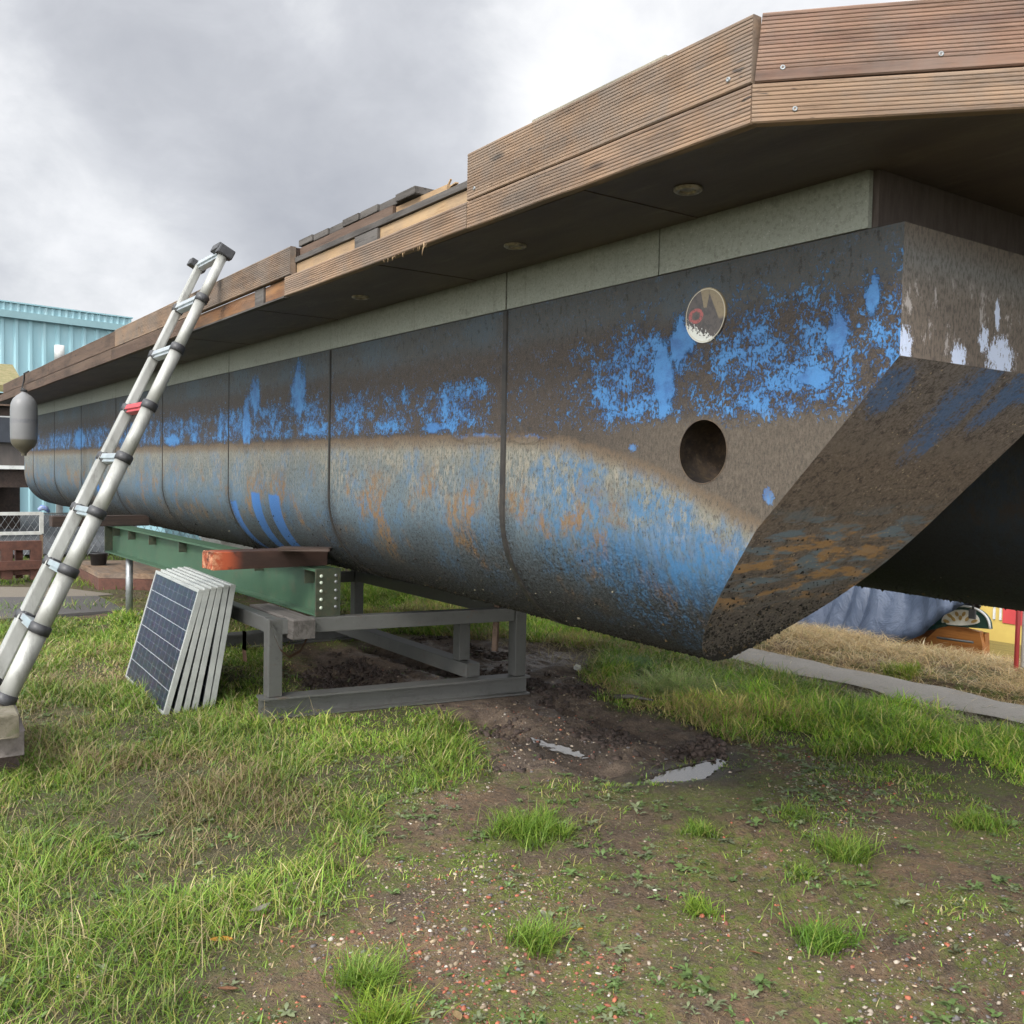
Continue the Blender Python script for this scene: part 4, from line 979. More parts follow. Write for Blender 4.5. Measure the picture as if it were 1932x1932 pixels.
cm = g.mix(g.ss(n2, .35, .65), (.155, .115, .082), (.070, .050, .038)); cm = g.mix(g.math('MULTIPLY', pk, .35), cm, (.17, .14, .11))
c = g.mix(s[0], c, cm)
c = g.mix(g.math('MULTIPLY', s[1], .75), c, g.mix(n2, (.040, .048, .018), (.075, .060, .030)))
c = g.mix(s[2], c, (.034, .026, .020))
rgh = g.math('SUBTRACT', .93, g.math('MULTIPLY', g.math('MAXIMUM', s[2], g.math('MULTIPLY', s[0], g.ss(n1, .45, .6))), .5))
g.bump(g.math('ADD', g.math('ADD', n2, g.math('MULTIPLY', n3, .8)), g.math('MULTIPLY', pk, .6)), .016, 1)
m_earth = g.fin(c, rgh, 0, .35)
gro = obj('ground', me, m_earth); tag(gro, kind='structure')
# puddle water
g = NT('puddle_water'); g.bump(g.noise(g.tc(), 14, 2, .5), .001, .4); g.b.inputs['Base Color'].default_value = (.05, .042, .032, 1); g.b.inputs['Roughness'].default_value = .03
g.b.inputs['Specular IOR Level'].default_value = 1.0; g.b.inputs['IOR'].default_value = 1.6
m_pud = g.m
for P in (pud1, pud2, pud4):
    bm = bmesh.new(); cen = P.mean(0); bm.faces.new([bm.verts.new((cen[0]+(p[0]-cen[0])*1.25, cen[1]+(p[1]-cen[1])*1.25, -.018)) for p in P]); fixn(bm)
    o = obj('puddle', bm, m_pud); tag(o, kind='structure')
# canal
g = NT('canal_water'); g.bump(g.noise(g.map(g.tc(), (1, 3.5, 1)), 2.2, 4, .6), .02, .55); g.fin((.025, .03, .022), .04, 0, .6); g.b.inputs['IOR'].default_value = 1.45; m_water = g.m
bm = bmesh.new(); bm.faces.new([bm.verts.new(p) for p in ((-12.4, CANY-.1, -.55), (400, CANY-.1, -.55), (400, 400, -.55), (-12.4, 400, -.55))]); o = obj('canal_water', bm, m_water); tag(o, kind='structure')
# concrete path
def conc(name, c1, c2):
    g = NT(name); v = g.tc(); c = g.mix(g.noise(v, 3, 6, .7), c1, c2); c = g.mix(g.ss(g.noise(v, 90, 4, .8), .52, .66, 0, .6), c, tuple(x*.45 for x in c1))
    c = g.mix(g.ss(g.noise(v, 9, 6, .75), .58, .66, 0, .5), c, (.10, .10, .05)); g.bump(g.noise(v, 120, 4, .7), .003); return g.fin(c, .9, 0, .25)
m_path = conc('path_concrete', (.34, .315, .275), (.26, .24, .21)); m_pave = conc('old_paving', (.10, .095, .09), (.065, .06, .058)); m_pave2 = conc('pale_paving', (.20, .175, .14), (.14, .12, .095))
bm = bmesh.new(); n = 60; rows = []
for i in range(n+1):
    x = -9+11*i/n; rows.append((bm.verts.new((x, 4.92+.05*math.sin(i*1.3)+random.uniform(-.03, .03), .004)), bm.verts.new((x, 5.38+random.uniform(-.04, .04), .004))))
for a, b in zip(rows, rows[1:]): bm.faces.new((a[0], b[0], b[1], a[1]))
fixn(bm); o = obj('path', bm, m_path); tag(o, kind='structure')
for name, pts, mt, zz in (('paved_area', [(-400, 1180), (-200, 1120), (0, 1133), (184, 1130), (238, 1157), (108, 1166), (0, 1175)], m_pave, .03), ('concrete_strip', [(-300, 1100), (0, 1112), (120, 1114), (215, 1126), (180, 1129.5), (0, 1132), (-250, 1118)], m_pave2, .026)):
    bm = bmesh.new(); prism(bm, [gp(x, y) + Vector((0, 0, -.03)) for x, y in pts], (0, 0, .03+zz)); fixn(bm); o = obj(name, bm, mt); tag(o, kind='structure')
m_yard = conc('asphalt', (.075, .077, .082), (.05, .052, .055))
bm = bmesh.new(); bm.faces.new([bm.verts.new(p) for p in ((-13.7, -14, .045), (-13.7, 14, .045), (-60, 30, .045), (-60, -30, .045))]); fixn(bm); o = obj('yard_asphalt', bm, m_yard); tag(o, kind='structure')
# ------------------------------------------------------------------ vegetation
def blades(N, xy, h, w_, lean, col, seg=3, curl=.6):
    """N blades: arrays xy (N,2), h, w_, lean (N), col (N,3)"""
    r = np.random.default_rng(N)
    az = r.uniform(0, 2*np.pi, N); fa = az+np.pi/2+r.normal(0, .5, N)
    z0 = height(xy[:, 0], xy[:, 1])-.004
    dx, dy = np.cos(az), np.sin(az); wx, wy = np.cos(fa), np.sin(fa)
    Vs = []; 
    for k in range(seg+1):
        t = k/seg; out = h*lean*(t**1.0*.35+t*t*curl); up_ = h*(t-.35*lean*t*t)
        wd = w_*(1-t)**.7*.5 if k < seg else 0*w_
        cx = xy[:, 0]+dx*out; cy = xy[:, 1]+dy*out; cz = z0+up_
        if k < seg:
            Vs.append(np.stack([cx-wx*wd, cy-wy*wd, cz], 1)); Vs.append(np.stack([cx+wx*wd, cy+wy*wd, cz], 1))
        else: Vs.append(np.stack([cx, cy, cz], 1))
    nv = 2*seg+1; V = np.stack(Vs, 1).reshape(-1, 3); b = np.arange(N)[:, None]*nv
    Q = [b+np.array([[2*k, 2*k+1, 2*k+3, 2*k+2]]) for k in range(seg-1)]; Q = np.concatenate(Q) if Q else np.zeros((0, 4), int)
    T = b+np.array([[2*seg-2, 2*seg-1, 2*seg]])
    C = np.repeat(np.concatenate([col, np.ones((N, 1))], 1), nv, 0)
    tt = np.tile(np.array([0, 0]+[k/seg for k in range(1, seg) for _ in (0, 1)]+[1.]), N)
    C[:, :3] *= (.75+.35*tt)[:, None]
    return V, Q, T, C
def leafmat(name, tr=.35):
    g = NT(name); a = g.attr('Col'); g.fin(a.outputs['Color'], .5, 0, .35)
    t = g.n.new('ShaderNodeBsdfTranslucent'); g.l.new(a.outputs['Color'], t.inputs[0]); mx = g.n.new('ShaderNodeMixShader'); mx.inputs[0].default_value = tr
    g.l.new(g.b.outputs[0], mx.inputs[1]); g.l.new(t.outputs[0], mx.inputs[2]); g.l.new(mx.outputs[0], g.out.inputs[0]); return g.m
m_grass = leafmat('grass_blades'); m_dry = leafmat('dry_grass_blades', .3); m_weed = leafmat('weed_leaves', .25)
GREENS = np.array([(.120, .215, .024), (.165, .265, .030), (.080, .150, .020), (.21, .275, .045), (.29, .28, .07), (.42, .35, .18)])
def gcol(N, p, r):
    k = r.choice(len(GREENS), N, p=p); return GREENS[k]*r.uniform(.75, 1.3, (N, 1))
def scatter(P_or_rect, dens, r, maxn=10**7):
    x0, x1, y0, y1 = P_or_rect; N = int((x1-x0)*(y1-y0)*dens); return np.stack([r.uniform(x0, x1, N), r.uniform(y0, y1, N)], 1)
def solidmask(x, y):
    """places where nothing grows: base rails, slabs, path, puddles"""
    m = ((y > 4.94) & (y < 5.34) & (x > -9)) | (inpoly(x, y, pud1)) | inpoly(x, y, pud2) | inpoly(x, y, pud4)
    m |= (abs(x-XN) < .05) & (y > YA-.05) & (y < YB+.05)
    m |= (x > BLp.x) & (x < BRp.x-.0) & (y > BLp.y-.01) & (y < BLp.y+.26)
    return m
# frustum cull in plan: only what the camera (or one a step aside) could see
def seen(x, y, marg=.45):
    f = x*F0.x+y*F0.y; l = x*R0.x+y*R0.y; return (f > 1.5) & (abs(l) < f*.54+marg)
r = np.random.default_rng(21)
def build(name, label, sets, mat):
    Vt = []; Qt = []; Tt = []; Ct = []; o = 0
    for V, Q, T, C in sets: Vt.append(V); Qt.append(Q+o); Tt.append(T+o); Ct.append(C); o += len(V)
    Q = np.concatenate(Qt); T = np.concatenate(Tt)
    ob = obj(name, npmesh(name, np.concatenate(Vt), ([Q] if len(Q) else [])+[T], np.concatenate(Ct)), mat); return tag(ob, label, 'grass', kind='stuff')
xy = scatter((-9.5, -.9, -.6, 5.0), 17000, r)
xy = xy[seen(xy[:, 0], xy[:, 1]) & ~solidmask(xy[:, 0], xy[:, 1])]
x, y = xy[:, 0], xy[:, 1]; dist = np.hypot(x, y)
gl = soft(PL, x, y, .3, 1); grr = soft(PR, x, y, .25, 2); gs = soft(PS, x, y, .3, 4)
cl = fbm(x, y, 3.2, 3, 31); cl2 = fbm(x, y, 9, 2, 33)
edge = np.clip((.62-fbm(x, y, 1.1, 3, 41))*4, 0, 1)
dens = gl*np.clip((cl-.22)*4.2, .45, 1)*np.clip((cl2-.1)*3, .5, 1)*.8 + grr*np.clip((cl-.22)*4, .25, 1)*.95 + gs*np.clip((cl-.36)*6, 0, .9)*np.clip((cl2-.3)*4, .1, 1)
dens += (np.clip((fbm(x, y, 4.5, 3, 55)-.60)*7, 0, .6)+.085)*np.clip((fbm(x, y, 22, 2, 57)-.45)*6, 0, 1)*(1-soft(PM, x, y, .1))    # stray tufts on the dirt
dens *= np.clip(.45+1.6/dist, .35, 1)
keep = r.random(len(x)) < dens; xy = xy[keep]; x, y = xy[:, 0], xy[:, 1]; N = len(x)
hh = r.gamma(5, .0085, N)*(.55+1.1*np.clip((fbm(x, y, 3.2, 3, 31)-.3)*2.2, 0, 1)); grr = grr[keep]; hh *= .86*(1+.3*grr); hh *= np.where((gl[keep] < .3) & (grr < .3), .45, 1); hh = np.clip(hh, .008, .15)
dryn = fbm(x, y, 1.6, 3, 61)
col = gcol(N, [.23, .21, .18, .16, .13, .09], r); dk = (r.random(N) < np.clip((dryn-.52)*3.5, 0, .6)); col[dk] = np.array([.30, .23, .115])*r.uniform(.6, 1.2, (dk.sum(), 1))
tone = .74+.95*np.clip((fbm(x, y, 1.5, 3, 121)-.3)*1.6, 0, 1)*np.clip(.4+1.2*fbm(x, y, 7, 2, 123), 0, 1.2); col = col*tone[:, None]
sun_tint = np.clip((y-2.9)/.8, 0, 1)[:, None]*grr[:, None]; col = col*(1+np.array([[.65, .75, .35]])*sun_tint)  # sunlit look put into the blade colour of the right-hand grass
wd = r.uniform(.0026, .0050, N)*np.clip(np.hypot(x, y)/3.2, 1, 2.2)
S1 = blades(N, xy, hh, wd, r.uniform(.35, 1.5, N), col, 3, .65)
print('blades', N)
# tall wisps and dry stalks in the left grass
xy = scatter((-7, -1.5, -.3, 1.9), 160, r); xy = xy[seen(xy[:, 0], xy[:, 1]) & ~solidmask(xy[:, 0], xy[:, 1])]; k = soft(PL, xy[:, 0], xy[:, 1]) > .6; xy = xy[k]; N = len(xy)
S2 = blades(N, xy, r.uniform(.08, .24, N), r.uniform(.0018, .0030, N), r.uniform(.6, 2.0, N), np.where(r.random((N, 1)) < .55, np.array([[.36, .29, .15]]), np.array([[.16, .20, .06]])), 4, .8)
# the far strip of grass beyond the stand and left background
xy = scatter((-16, -8.5, -2.5, 6.2), 700, r); xy = xy[seen(xy[:, 0], xy[:, 1])]; x, y = xy[:, 0], xy[:, 1]
xy = xy[(r.random(len(x)) < np.clip((fbm(x, y, 1.2, 3, 71)-.38)*5, 0, 1)) & (x > -13.4)]; N = len(xy)
S3 = blades(N, xy, r.uniform(.04, .13, N), r.uniform(.006, .012, N), r.uniform(.4, 1.3, N), gcol(N, [.3, .3, .1, .2, .05, .05], r), 2, .6)
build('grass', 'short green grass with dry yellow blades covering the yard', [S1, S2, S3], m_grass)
# long pale grass tuft lying over in the middle
def tuft(cx, cy, rad, n, h, lean=1.0, w_=.0035, colp=(.35, .35, .1, .15, .05, 0), seed=1, tint=(1, 1, 1)):
    q = np.random.default_rng(seed); a = q.uniform(0, 2*np.pi, n); rr_ = rad*np.sqrt(q.random(n))*(1+.35*np.sin(3*a+seed)+.25*np.sin(5*a+seed*2))*np.where(q.random(n) < .15, 1.7, 1)
    xy = np.stack([cx+rr_*np.cos(a), cy+rr_*np.sin(a)], 1)
    return blades(n, xy, h*q.uniform(.5, 1.15, n), w_*q.uniform(.7, 1.2, n), lean*q.uniform(.4, 1.3, n), gcol(n, list(colp), q)*np.array(tint), 3, .7)
def tuftobj(px, py, rad, n, h, label, **k):
    p = gp(px, py); V, Q, T, C = tuft(p.x, p.y, rad, n, h, **k)
    V = V-np.array([p.x, p.y, 0]); o = obj('grass_tuft', npmesh('grass_tuft', V, [Q, T], C), m_grass); o.location = (p.x, p.y, 0); tag(o, label, 'grass tuft', 'grass tufts standing on the bare earth'); return o
tuftobj(990, 1572, .105, 900, .085, 'wide bright green tuft on bare soil in the middle of the foreground', seed=2)
tuftobj(1050, 1578, .05, 260, .07, 'small tuft touching the right side of the wide central tuft', seed=22)
tuftobj(1012, 1784, .06, 420, .085, 'round bright green tuft next to reddish gravel low in the middle', seed=3)
tuftobj(1596, 1618, .075, 520, .095, 'bushy tuft on the rutted mud at the right, taller than its neighbours', seed=4)
tuftobj(1552, 1785, .075, 480, .085, 'spreading dark green tuft low on the right mossy soil', seed=5, tint=(.85, .95, .9))
tuftobj(1320, 1575, .045, 260, .06, 'small tuft just below the long puddle', seed=6)
tuftobj(1500, 1542, .07, 380, .045, 'flat short tuft between the puddle and the tall right tuft', seed=7)
tuftobj(1850, 1560, .09, 620, .06, 'dense short tuft close to the right edge', seed=8)
tuftobj(690, 1858, .06, 420, .10, 'upright tuft at the bottom, growing beside brick gravel', seed=9)
tuftobj(722, 1935, .055, 380, .09, 'yellow-green tuft cut by the bottom edge of the picture', seed=10, tint=(1.2, 1.1, .9))
tuftobj(1512, 1665, .05, 240, .05, 'low tuft in a small rut below the flat short tuft', seed=12)
tuftobj(1320, 1725, .04, 200, .06, 'tiny pale green tuft in the centre of the mossy patch', seed=13, tint=(1.2, 1.15, 1))
tuftobj(1285, 1300, .20, 1500, .17, 'long silvery grass tuft blown over at the lower right of the near hull', seed=14, lean=1.7, w_=.005, tint=(2.6, 2.1, 5.0))
tuftobj(1195, 1262, .14, 700, .12, 'bluish green leafy tuft beside the muddy bank left of the silvery tuft', seed=15, lean=1.2, w_=.005, tint=(.9, 1.1, 2.4))
tuftobj(1705, 1272, .10, 420, .09, 'fresh green tuft growing out of the path edge near the covered boat', seed=16, w_=.006, tint=(1.5, 1.3, 1))
# dry grass bank
xy = scatter((-8.5, 1.2, 5.34, 6.62), 5200, r); xy = xy[seen(xy[:, 0], xy[:, 1], .8)]; x, y = xy[:, 0], xy[:, 1]
d = np.clip((fbm(x, y, 2.5, 3, 81)-.2)*3, .25, 1)*np.where(x < -5.3, .35, 1); k = r.random(len(x)) < d; xy = xy[k]; N = len(xy)
dc = np.array([(.66, .48, .23), (.54, .38, .18), (.74, .62, .38), (.40, .34, .12), (.42, .26, .13)])[r.choice(5, N, p=[.32, .26, .2, .12, .10])]*r.uniform(.75, 1.2, (N, 1))
Sd = blades(N, xy, r.uniform(.05, .15, N)*np.where(xy[:, 0] > -4.2, .7, .85), r.uniform(.003, .006, N), r.uniform(.8, 2.4, N), dc, 4, .9)
xy = scatter((-7.5, -3.5, 3.8, 4.9), 450, r); xy = xy[seen(xy[:, 0], xy[:, 1])]; N = len(xy)
Sd2 = blades(N, xy, r.uniform(.06, .16, N), r.uniform(.003, .005, N), r.uniform(.8, 2.0, N), np.tile([[.40, .33, .17]], (N, 1)), 4, .9)
xy = scatter((-4.6, -1.0, 4.6, 5.02), 2200, r); N = len(xy)
Sd3 = blades(N, xy, r.uniform(.03, .12, N), r.uniform(.002, .0035, N), r.uniform(.8, 2.0, N), np.tile([[.38, .33, .22]], (N, 1)), 4, .9)
build('dry_grass', 'long straw-coloured dry grass along the bank beside the path', [Sd, Sd2, Sd3], m_dry)
# weeds: small rosettes
def weeds(n):
    xy = scatter((-5.5, -.8, .2, 3.6), 1050, r); xy = xy[seen(xy[:, 0], xy[:, 1])]; x, y = xy[:, 0], xy[:, 1]
    gl = soft(PL, x, y, .3, 1); gm = soft(PM, x, y, .1); grr = soft(PR, x, y)
    d = np.where(gl > .5, .22, .50)*np.clip((fbm(x, y, 2.4, 3, 91)-.36)*4, .03, 1)*(1-.92*gm)*(1-grr)*(~solidmask(x, y)); xy = xy[r.random(len(x)) < d]
    V = []; Q = []; T = []; C = []; o = 0
    for (cx, cy) in xy:
        nl = r.integers(5, 12); L = r.uniform(.008, .020)+(.018*r.random() if r.random() < .2 else 0); zz = float(height(cx, cy)); br = (np.array((.115, .175, .055)) if r.random() < .6 else np.array((.165, .19, .10)))*r.uniform(.75, 1.25); a0 = r.uniform(0, 6.28)
        for j in range(nl):
            a = a0+j*2.4+r.normal(0, .2); el = r.uniform(.1, .9); l = L*r.uniform(.6, 1.2); wv = l*r.uniform(.16, .26)
            ox = cx+r.normal(0, L*.25); oy = cy+r.normal(0, L*.25)
            ca, sa = math.cos(a), math.sin(a); pts = []
            for t, ww in ((0, .15), (.4, 1), (.75, .85)):
                zz_ = zz+.003+math.sin(el)*l*t-.3*l*t*t
                pts += [(ox+ca*l*t*math.cos(el)-sa*wv*ww, oy+sa*l*t*math.cos(el)+ca*wv*ww, zz_+.1*l*ww), (ox+ca*l*t*math.cos(el)+sa*wv*ww, oy+sa*l*t*math.cos(el)-ca*wv*ww, zz_+.1*l*ww)]
            pts.append((ox+ca*l, oy+sa*l, zz+.003+math.sin(el)*l*.75-.1*l))
            V += pts; Q += [(o, o+1, o+3, o+2), (o+2, o+3, o+5, o+4)]; T.append((o+4, o+5, o+6)); cc = br*r.uniform(.85, 1.15); C += [(*cc, 1)]*7; o += 7
    ob = obj('weeds', npmesh('weeds', np.array(V), [np.array(Q), np.array(T)], np.array(C)), m_weed); tag(ob, 'small leafy weed rosettes scattered over the bare earth', 'weeds', kind='stuff')
weeds(0)
# pebbles
xy = scatter((-5.8, -.7, .1, 3.7), 8500, r); xy = xy[seen(xy[:, 0], xy[:, 1], .2)]; x, y = xy[:, 0], xy[:, 1]
gl = soft(PL, x, y, .3, 1); grr = soft(PR, x, y); gm = soft(PM, x, y, .1)
d = (1-.93*gl)*(1-.95*grr)*np.clip((fbm(x, y, 1.9, 4, 101)-.44)*4.5, .05, .75)*np.clip(1.5-np.hypot(x, y)*.22, .25, 1)
red = wpoly([(380, 1932), (560, 1780), (640, 1740), (900, 1800), (1150, 1830), (1100, 1760), (960, 1760), (1250, 1850), (1300, 1990), (400, 1990)])
d = np.maximum(d, .75*soft(red, x, y, .2)*np.clip((fbm(x, y, 5, 3, 103)-.25)*3, .2, 1)); k = r.random(len(x)) < d*.8; xy = xy[k]; N = len(xy); x, y = xy[:, 0], xy[:, 1]
s_ = np.clip(r.gamma(2.2, .00125, N), .0011, .0080); rr1 = soft(red, x, y, .25)
ico = np.array([(0, 0, 1), (.89, 0, .45), (.28, .85, .45), (-.72, .53, .45), (-.72, -.53, .45), (.28, -.85, .45), (.72, .53, -.45), (-.28, .85, -.45), (-.89, 0, -.45), (-.28, -.85, -.45), (.72, -.53, -.45)])
itri = np.array([(0, 1, 2), (0, 2, 3), (0, 3, 4), (0, 4, 5), (0, 5, 1), (1, 6, 2), (2, 7, 3), (3, 8, 4), (4, 9, 5), (5, 10, 1), (2, 6, 7), (3, 7, 8), (4, 8, 9), (5, 9, 10), (1, 10, 6)])
an = r.uniform(0, 6.28, N); ex = r.uniform(.7, 1.4, N); ez = r.uniform(.4, .75, N)
P = ico[None]*(1+r.normal(0, .2, (N, 11, 1))); P = P*np.stack([ex, 1/ex, ez], 1)[:, None]*s_[:, None, None]
ca, sa = np.cos(an)[:, None], np.sin(an)[:, None]
V = np.stack([P[..., 0]*ca-P[..., 1]*sa+x[:, None], P[..., 0]*sa+P[..., 1]*ca+y[:, None], P[..., 2]+(height(x, y)+s_*ez*.25)[:, None]], -1).reshape(-1, 3)
T = (np.arange(N)[:, None, None]*11+itri[None]).reshape(-1, 3)
pc = np.array([(.30, .095, .05), (.20, .07, .045), (.30, .25, .195), (.11, .10, .095), (.46, .42, .36), (.26, .20, .13), (.085, .06, .045)])
p_red = np.array([.33, .25, .12, .09, .04, .10, .07]); p_brn = np.array([.07, .08, .13, .15, .03, .24, .30])
kk = np.where(rr1 > r.random(N), r.choice(7, N, p=p_red), r.choice(7, N, p=p_brn)); C = np.repeat(np.concatenate([pc[kk]*r.uniform(.7, 1.2, (N, 1)), np.ones((N, 1))], 1), 11, 0)
g = NT('pebbles'); a_ = g.attr('Col'); m_peb = g.fin(a_.outputs['Color'], .7, 0, .4)
o = obj('gravel', npmesh('gravel', V, T, C, smooth=False), m_peb); tag(o, 'brick-red, grey and white gravel pebbles lying on the soil', 'gravel', kind='stuff'); print('pebbles', N)
# clods of mud on the track
xy = scatter((-7.2, -2.4, 2.0, 3.7), 2600, r); x, y = xy[:, 0], xy[:, 1]; k = (soft(PM, x, y, .1) > .5) & (r.random(len(x)) < np.clip((fbm(x, y, 3, 3, 111)-.48)*7, .02, 1)) & ~solidmask(x, y); xy = xy[k]; N = len(xy); x, y = xy[:, 0], xy[:, 1]
s_ = np.clip(r.gamma(2.0, .0042, N)+.002, 0, .020); P = ico[None]*(1+r.normal(0, .35, (N, 11, 1)))+r.normal(0, .15, (N, 11, 3)); P = P*s_[:, None, None]*np.array([1, 1, .75])
V = (P+np.stack([x, y, height(x, y)+s_*.2], 1)[:, None]).reshape(-1, 3); T = (np.arange(N)[:, None, None]*11+itri[None]).reshape(-1, 3)
m_clod = simple('mud_clods', (.055, .036, .027), (.032, .022, .017), 20, .8, 0, .003, 80)
o = obj('mud_clods', npmesh('mud_clods', V, T, None), m_clod); tag(o, 'dark churned mud clods along the wet track', 'mud', kind='stuff')
# rubble on the lowest block
# ------------------------------------------------------------------ leaves and litter
def leaf(px, py, L, wd, az, mat, label, cat='leaf', curl=.25, name='fallen_leaf', zoff=.0):
    p = gp(px, py); z = float(height(p.x, p.y))+.008+zoff; bm = bmesh.new(); n = 8; rows = []
    for i in range(n+1):
        t = i/n; wv = wd*math.sin(math.pi*min(1, t*.94+.04))**.8; xx = (t-.5)*L; zz = curl*L*(t-.5)**2
        rows.append([bm.verts.new((xx, -wv, zz+wv*.5)), bm.verts.new((xx, 0, zz)), bm.verts.new((xx, wv, zz+wv*.6))])
    for a, b in zip(rows, rows[1:]):
        for k in range(2): bm.faces.new((a[k], a[k+1], b[k+1], b[k])).smooth = True
    bmesh.ops.solidify(bm, geom=bm.faces[:], thickness=.0006)
    o = obj(name, bm, mat); o.location = (p.x, p.y, z); o.rotation_euler = (random.uniform(-.2, .2), random.uniform(-.15, .15), az); return tag(o, label, cat)
ml1 = simple('yellow_leaf', (.62, .34, .05), (.45, .20, .04), 30, .5); ml2 = simple('grey_leaf', (.36, .33, .27), (.24, .21, .17), 60, .8); ml3 = simple('brown_leaf', (.28, .14, .07), (.20, .09, .05), 30, .7); ml4 = simple('tan_leaf', (.42, .30, .15), None, 30, .7)
az0 = math.atan2(R0.y, R0.x)
leaf(418, 1770, .062, .012, az0+.25, ml1, 'bright yellow-orange fallen leaf among the grass in the lower left')
leaf(490, 1728, .075, .011, az0+1.0, ml2, 'pale grey withered leaf standing on its edge at the grass border', curl=.5, zoff=.01)
leaf(430, 1867, .05, .008, az0+.1, ml3, 'rust brown leaf lying below the yellow leaf')
leaf(863, 1926, .045, .010, az0+1.9, ml4, 'tan leaf at the very bottom edge on the gravel')
leaf(1095, 1760, .02, .006, az0+.5, ml1, 'tiny yellow leaf on the soil near the round tuft')
leaf(1425, 1815, .035, .006, az0-.3, ml3, 'small dark brown leaf under the spreading tuft on the right')
# white scrap in the track
p = gp(1090, 1262); bm = bmesh.new(); box(bm, (-.018, -.012, 0), (.018, .012, .035), bev=.006)
for v_ in bm.verts: v_.co += Vector((random.uniform(-.006, .006), random.uniform(-.006, .006), random.uniform(-.006, .006)))
o = obj('plastic_scrap', bm, m_white); o.location = (p.x, p.y, -.005); o.rotation_euler = (.4, .2, .5); tag(o, 'white plastic scrap lying in the grass bank right of the trestle', 'scrap')
# curved dead wood by the mud
p = gp(1160, 1318); bm = bmesh.new(); tube(bm, [p+Vector((0, 0, .01)), p+Vector((.10, .03, .03)), p+Vector((.2, .10, .02))], [.014, .012, .006], 8); o = obj('dead_branch', bm, m_grw); tag(o, 'grey dead branch at the grass edge beside the muddy track', 'branch')
# ================================================================== BACKGROUND LEFT
# building
wd0 = Vector((-.19, .98, 0)).normalized(); wc = Vector((-24.0, 2.8, 0)); wn = Vector((wd0.y, -wd0.x, 0))   # normal towards +X
tE = 2.86; tS = -14
zr = 4.82
bld = thing('blue_warehouse', 'pale blue corrugated metal warehouse in the left background', 'building', wc)
m_bw = simple('pale_blue_cladding', (.29, .47, .51), (.26, .44, .48), 2, .5, 0, 0, 60, (1, 1, .2), (.40, .50, .50), .3)
m_bw2 = simple('blue_grey_trim', (.235, .375, .395), (.21, .34, .36), 2, .5)
def corr(name, t0, t1, z0, z1, pitch, dep, mat, off=0.0, frac=.28):
    bm = bmesh.new(); t = t0; prof = []
    while t < t1:
        prof += [(t, 0), (t+pitch*(1-frac)-.02, 0), (t+pitch*(1-frac)+.01, dep), (t+pitch-.02, dep)]; t += pitch
    prof.append((t1, 0)); vs = []
    for t, d in prof:
        if t > t1: t = t1
        q = wc+wd0*t+wn*(d+off); vs.append((bm.verts.new((q.x, q.y, z0)), bm.verts.new((q.x, q.y, z1))))
    for a, b in zip(vs, vs[1:]): bm.faces.new((a[0], b[0], b[1], a[1]))
    fixn(bm); return obj(name, bm, mat, bld)
corr('wall', tS, tE, 0, zr-.36, .30, .045, m_bw)
def wbox(name, t0, t1, o0, o1, z0, z1, mat):
    bm = bmesh.new(); q = [wc+wd0*t0+wn*o0, wc+wd0*t1+wn*o0, wc+wd0*t1+wn*o1, wc+wd0*t0+wn*o1]; prism(bm, [(a.x, a.y, z0) for a in q], (0, 0, z1-z0)); fixn(bm); return obj(name, bm, mat, bld)
wbox('gutter', tS, tE+.1, -.02, .16, zr-.36, zr-.205, m_bw2)
corr('roof_edge', tS, tE+.08, zr-.20, zr-.03, .15, .03, m_bw, .10, .4)
wbox('roof_trim', tS, tE+.1, -.0, .16, zr-.03, zr, m_bw)
wbox('building_core', tS, tE-.02, -8, -.05, 0, zr-.05, m_bw2)
q = wc+wd0*( (lambda: 0)() )
rr_ = ray(112, 650); tt = (wc+wn*.2-CAM).dot(wn)/rr_.dot(wn); q = CAM+rr_*tt
bm = bmesh.new(); tube(bm, [(q.x, q.y, 0), (q.x, q.y, 3.65)], .075, 14); tube(bm, [(q.x, q.y, 3.60), (q.x, q.y, 3.95)], .11, 14); obj('vent_pipe', bm, m_white, bld)
# mossy shed roof
sr = thing('mossy_shed', 'low shed with an olive mossy sloping roof behind the deck end at far left', 'shed', (-19, 0, 0))
m_moss = simple('mossy_roof', (.15, .14, .055), (.22, .18, .09), 9, .95, 0, .02, 14, (1, 1, 1), (.09, .10, .03), .6)
a = xp(-60, 690, -19); b = xp(42, 735, -19)
bm = bmesh.new(); prism(bm, [(-19, a.y-2, b.z-.06), (-19, b.y+.05, b.z-.06), (-20.6, b.y+.05, a.z+.1), (-20.6, a.y-2, a.z+.1)], (0, 0, .12)); fixn(bm); obj('roof', bm, m_moss, sr)
bm = bmesh.new(); box(bm, (-20.5, a.y-1.9, 0), (-19.15, b.y-.02, b.z-.07)); obj('wall', bm, m_dkw, sr)
# neighbouring boat, left edge
nb = thing('moored_boat', 'dark neighbouring boat with a pale strip, half hidden behind the fender at the left edge', 'boat', (-16.5, 0, 0))
Xn_ = -16.6
def nbx(name, y0, y1, px, mat, dx0=0, dx1=-2.5, rag=0):
    a = xp(px, y0, Xn_); b = xp(px, y1, Xn_); ly = xp(-200, y0, Xn_).y
    bm = bmesh.new(); box(bm, (Xn_+dx1, ly, b.z), (Xn_+dx0, a.y, a.z)); return obj(name, bm, mat, nb)
nbx('deck_board', 750, 768, 40, m_w4, .15)
nbx('cabin_side', 768.5, 787, 55, m_dkw)
nbx('rail', 787.2, 789.5, 55, m_white, .05)
nbx('rolled_cover', 790, 836, 55, simple('dark_rolled_cover', (.03, .035, .045), None, 5, .7), .1)
nbx('hull_side', 836.5, 879, 70, simple('dark_brown_side', (.085, .07, .06), (.06, .05, .045), 5, .7, 0, 0, 60, (1, 1, .3)))
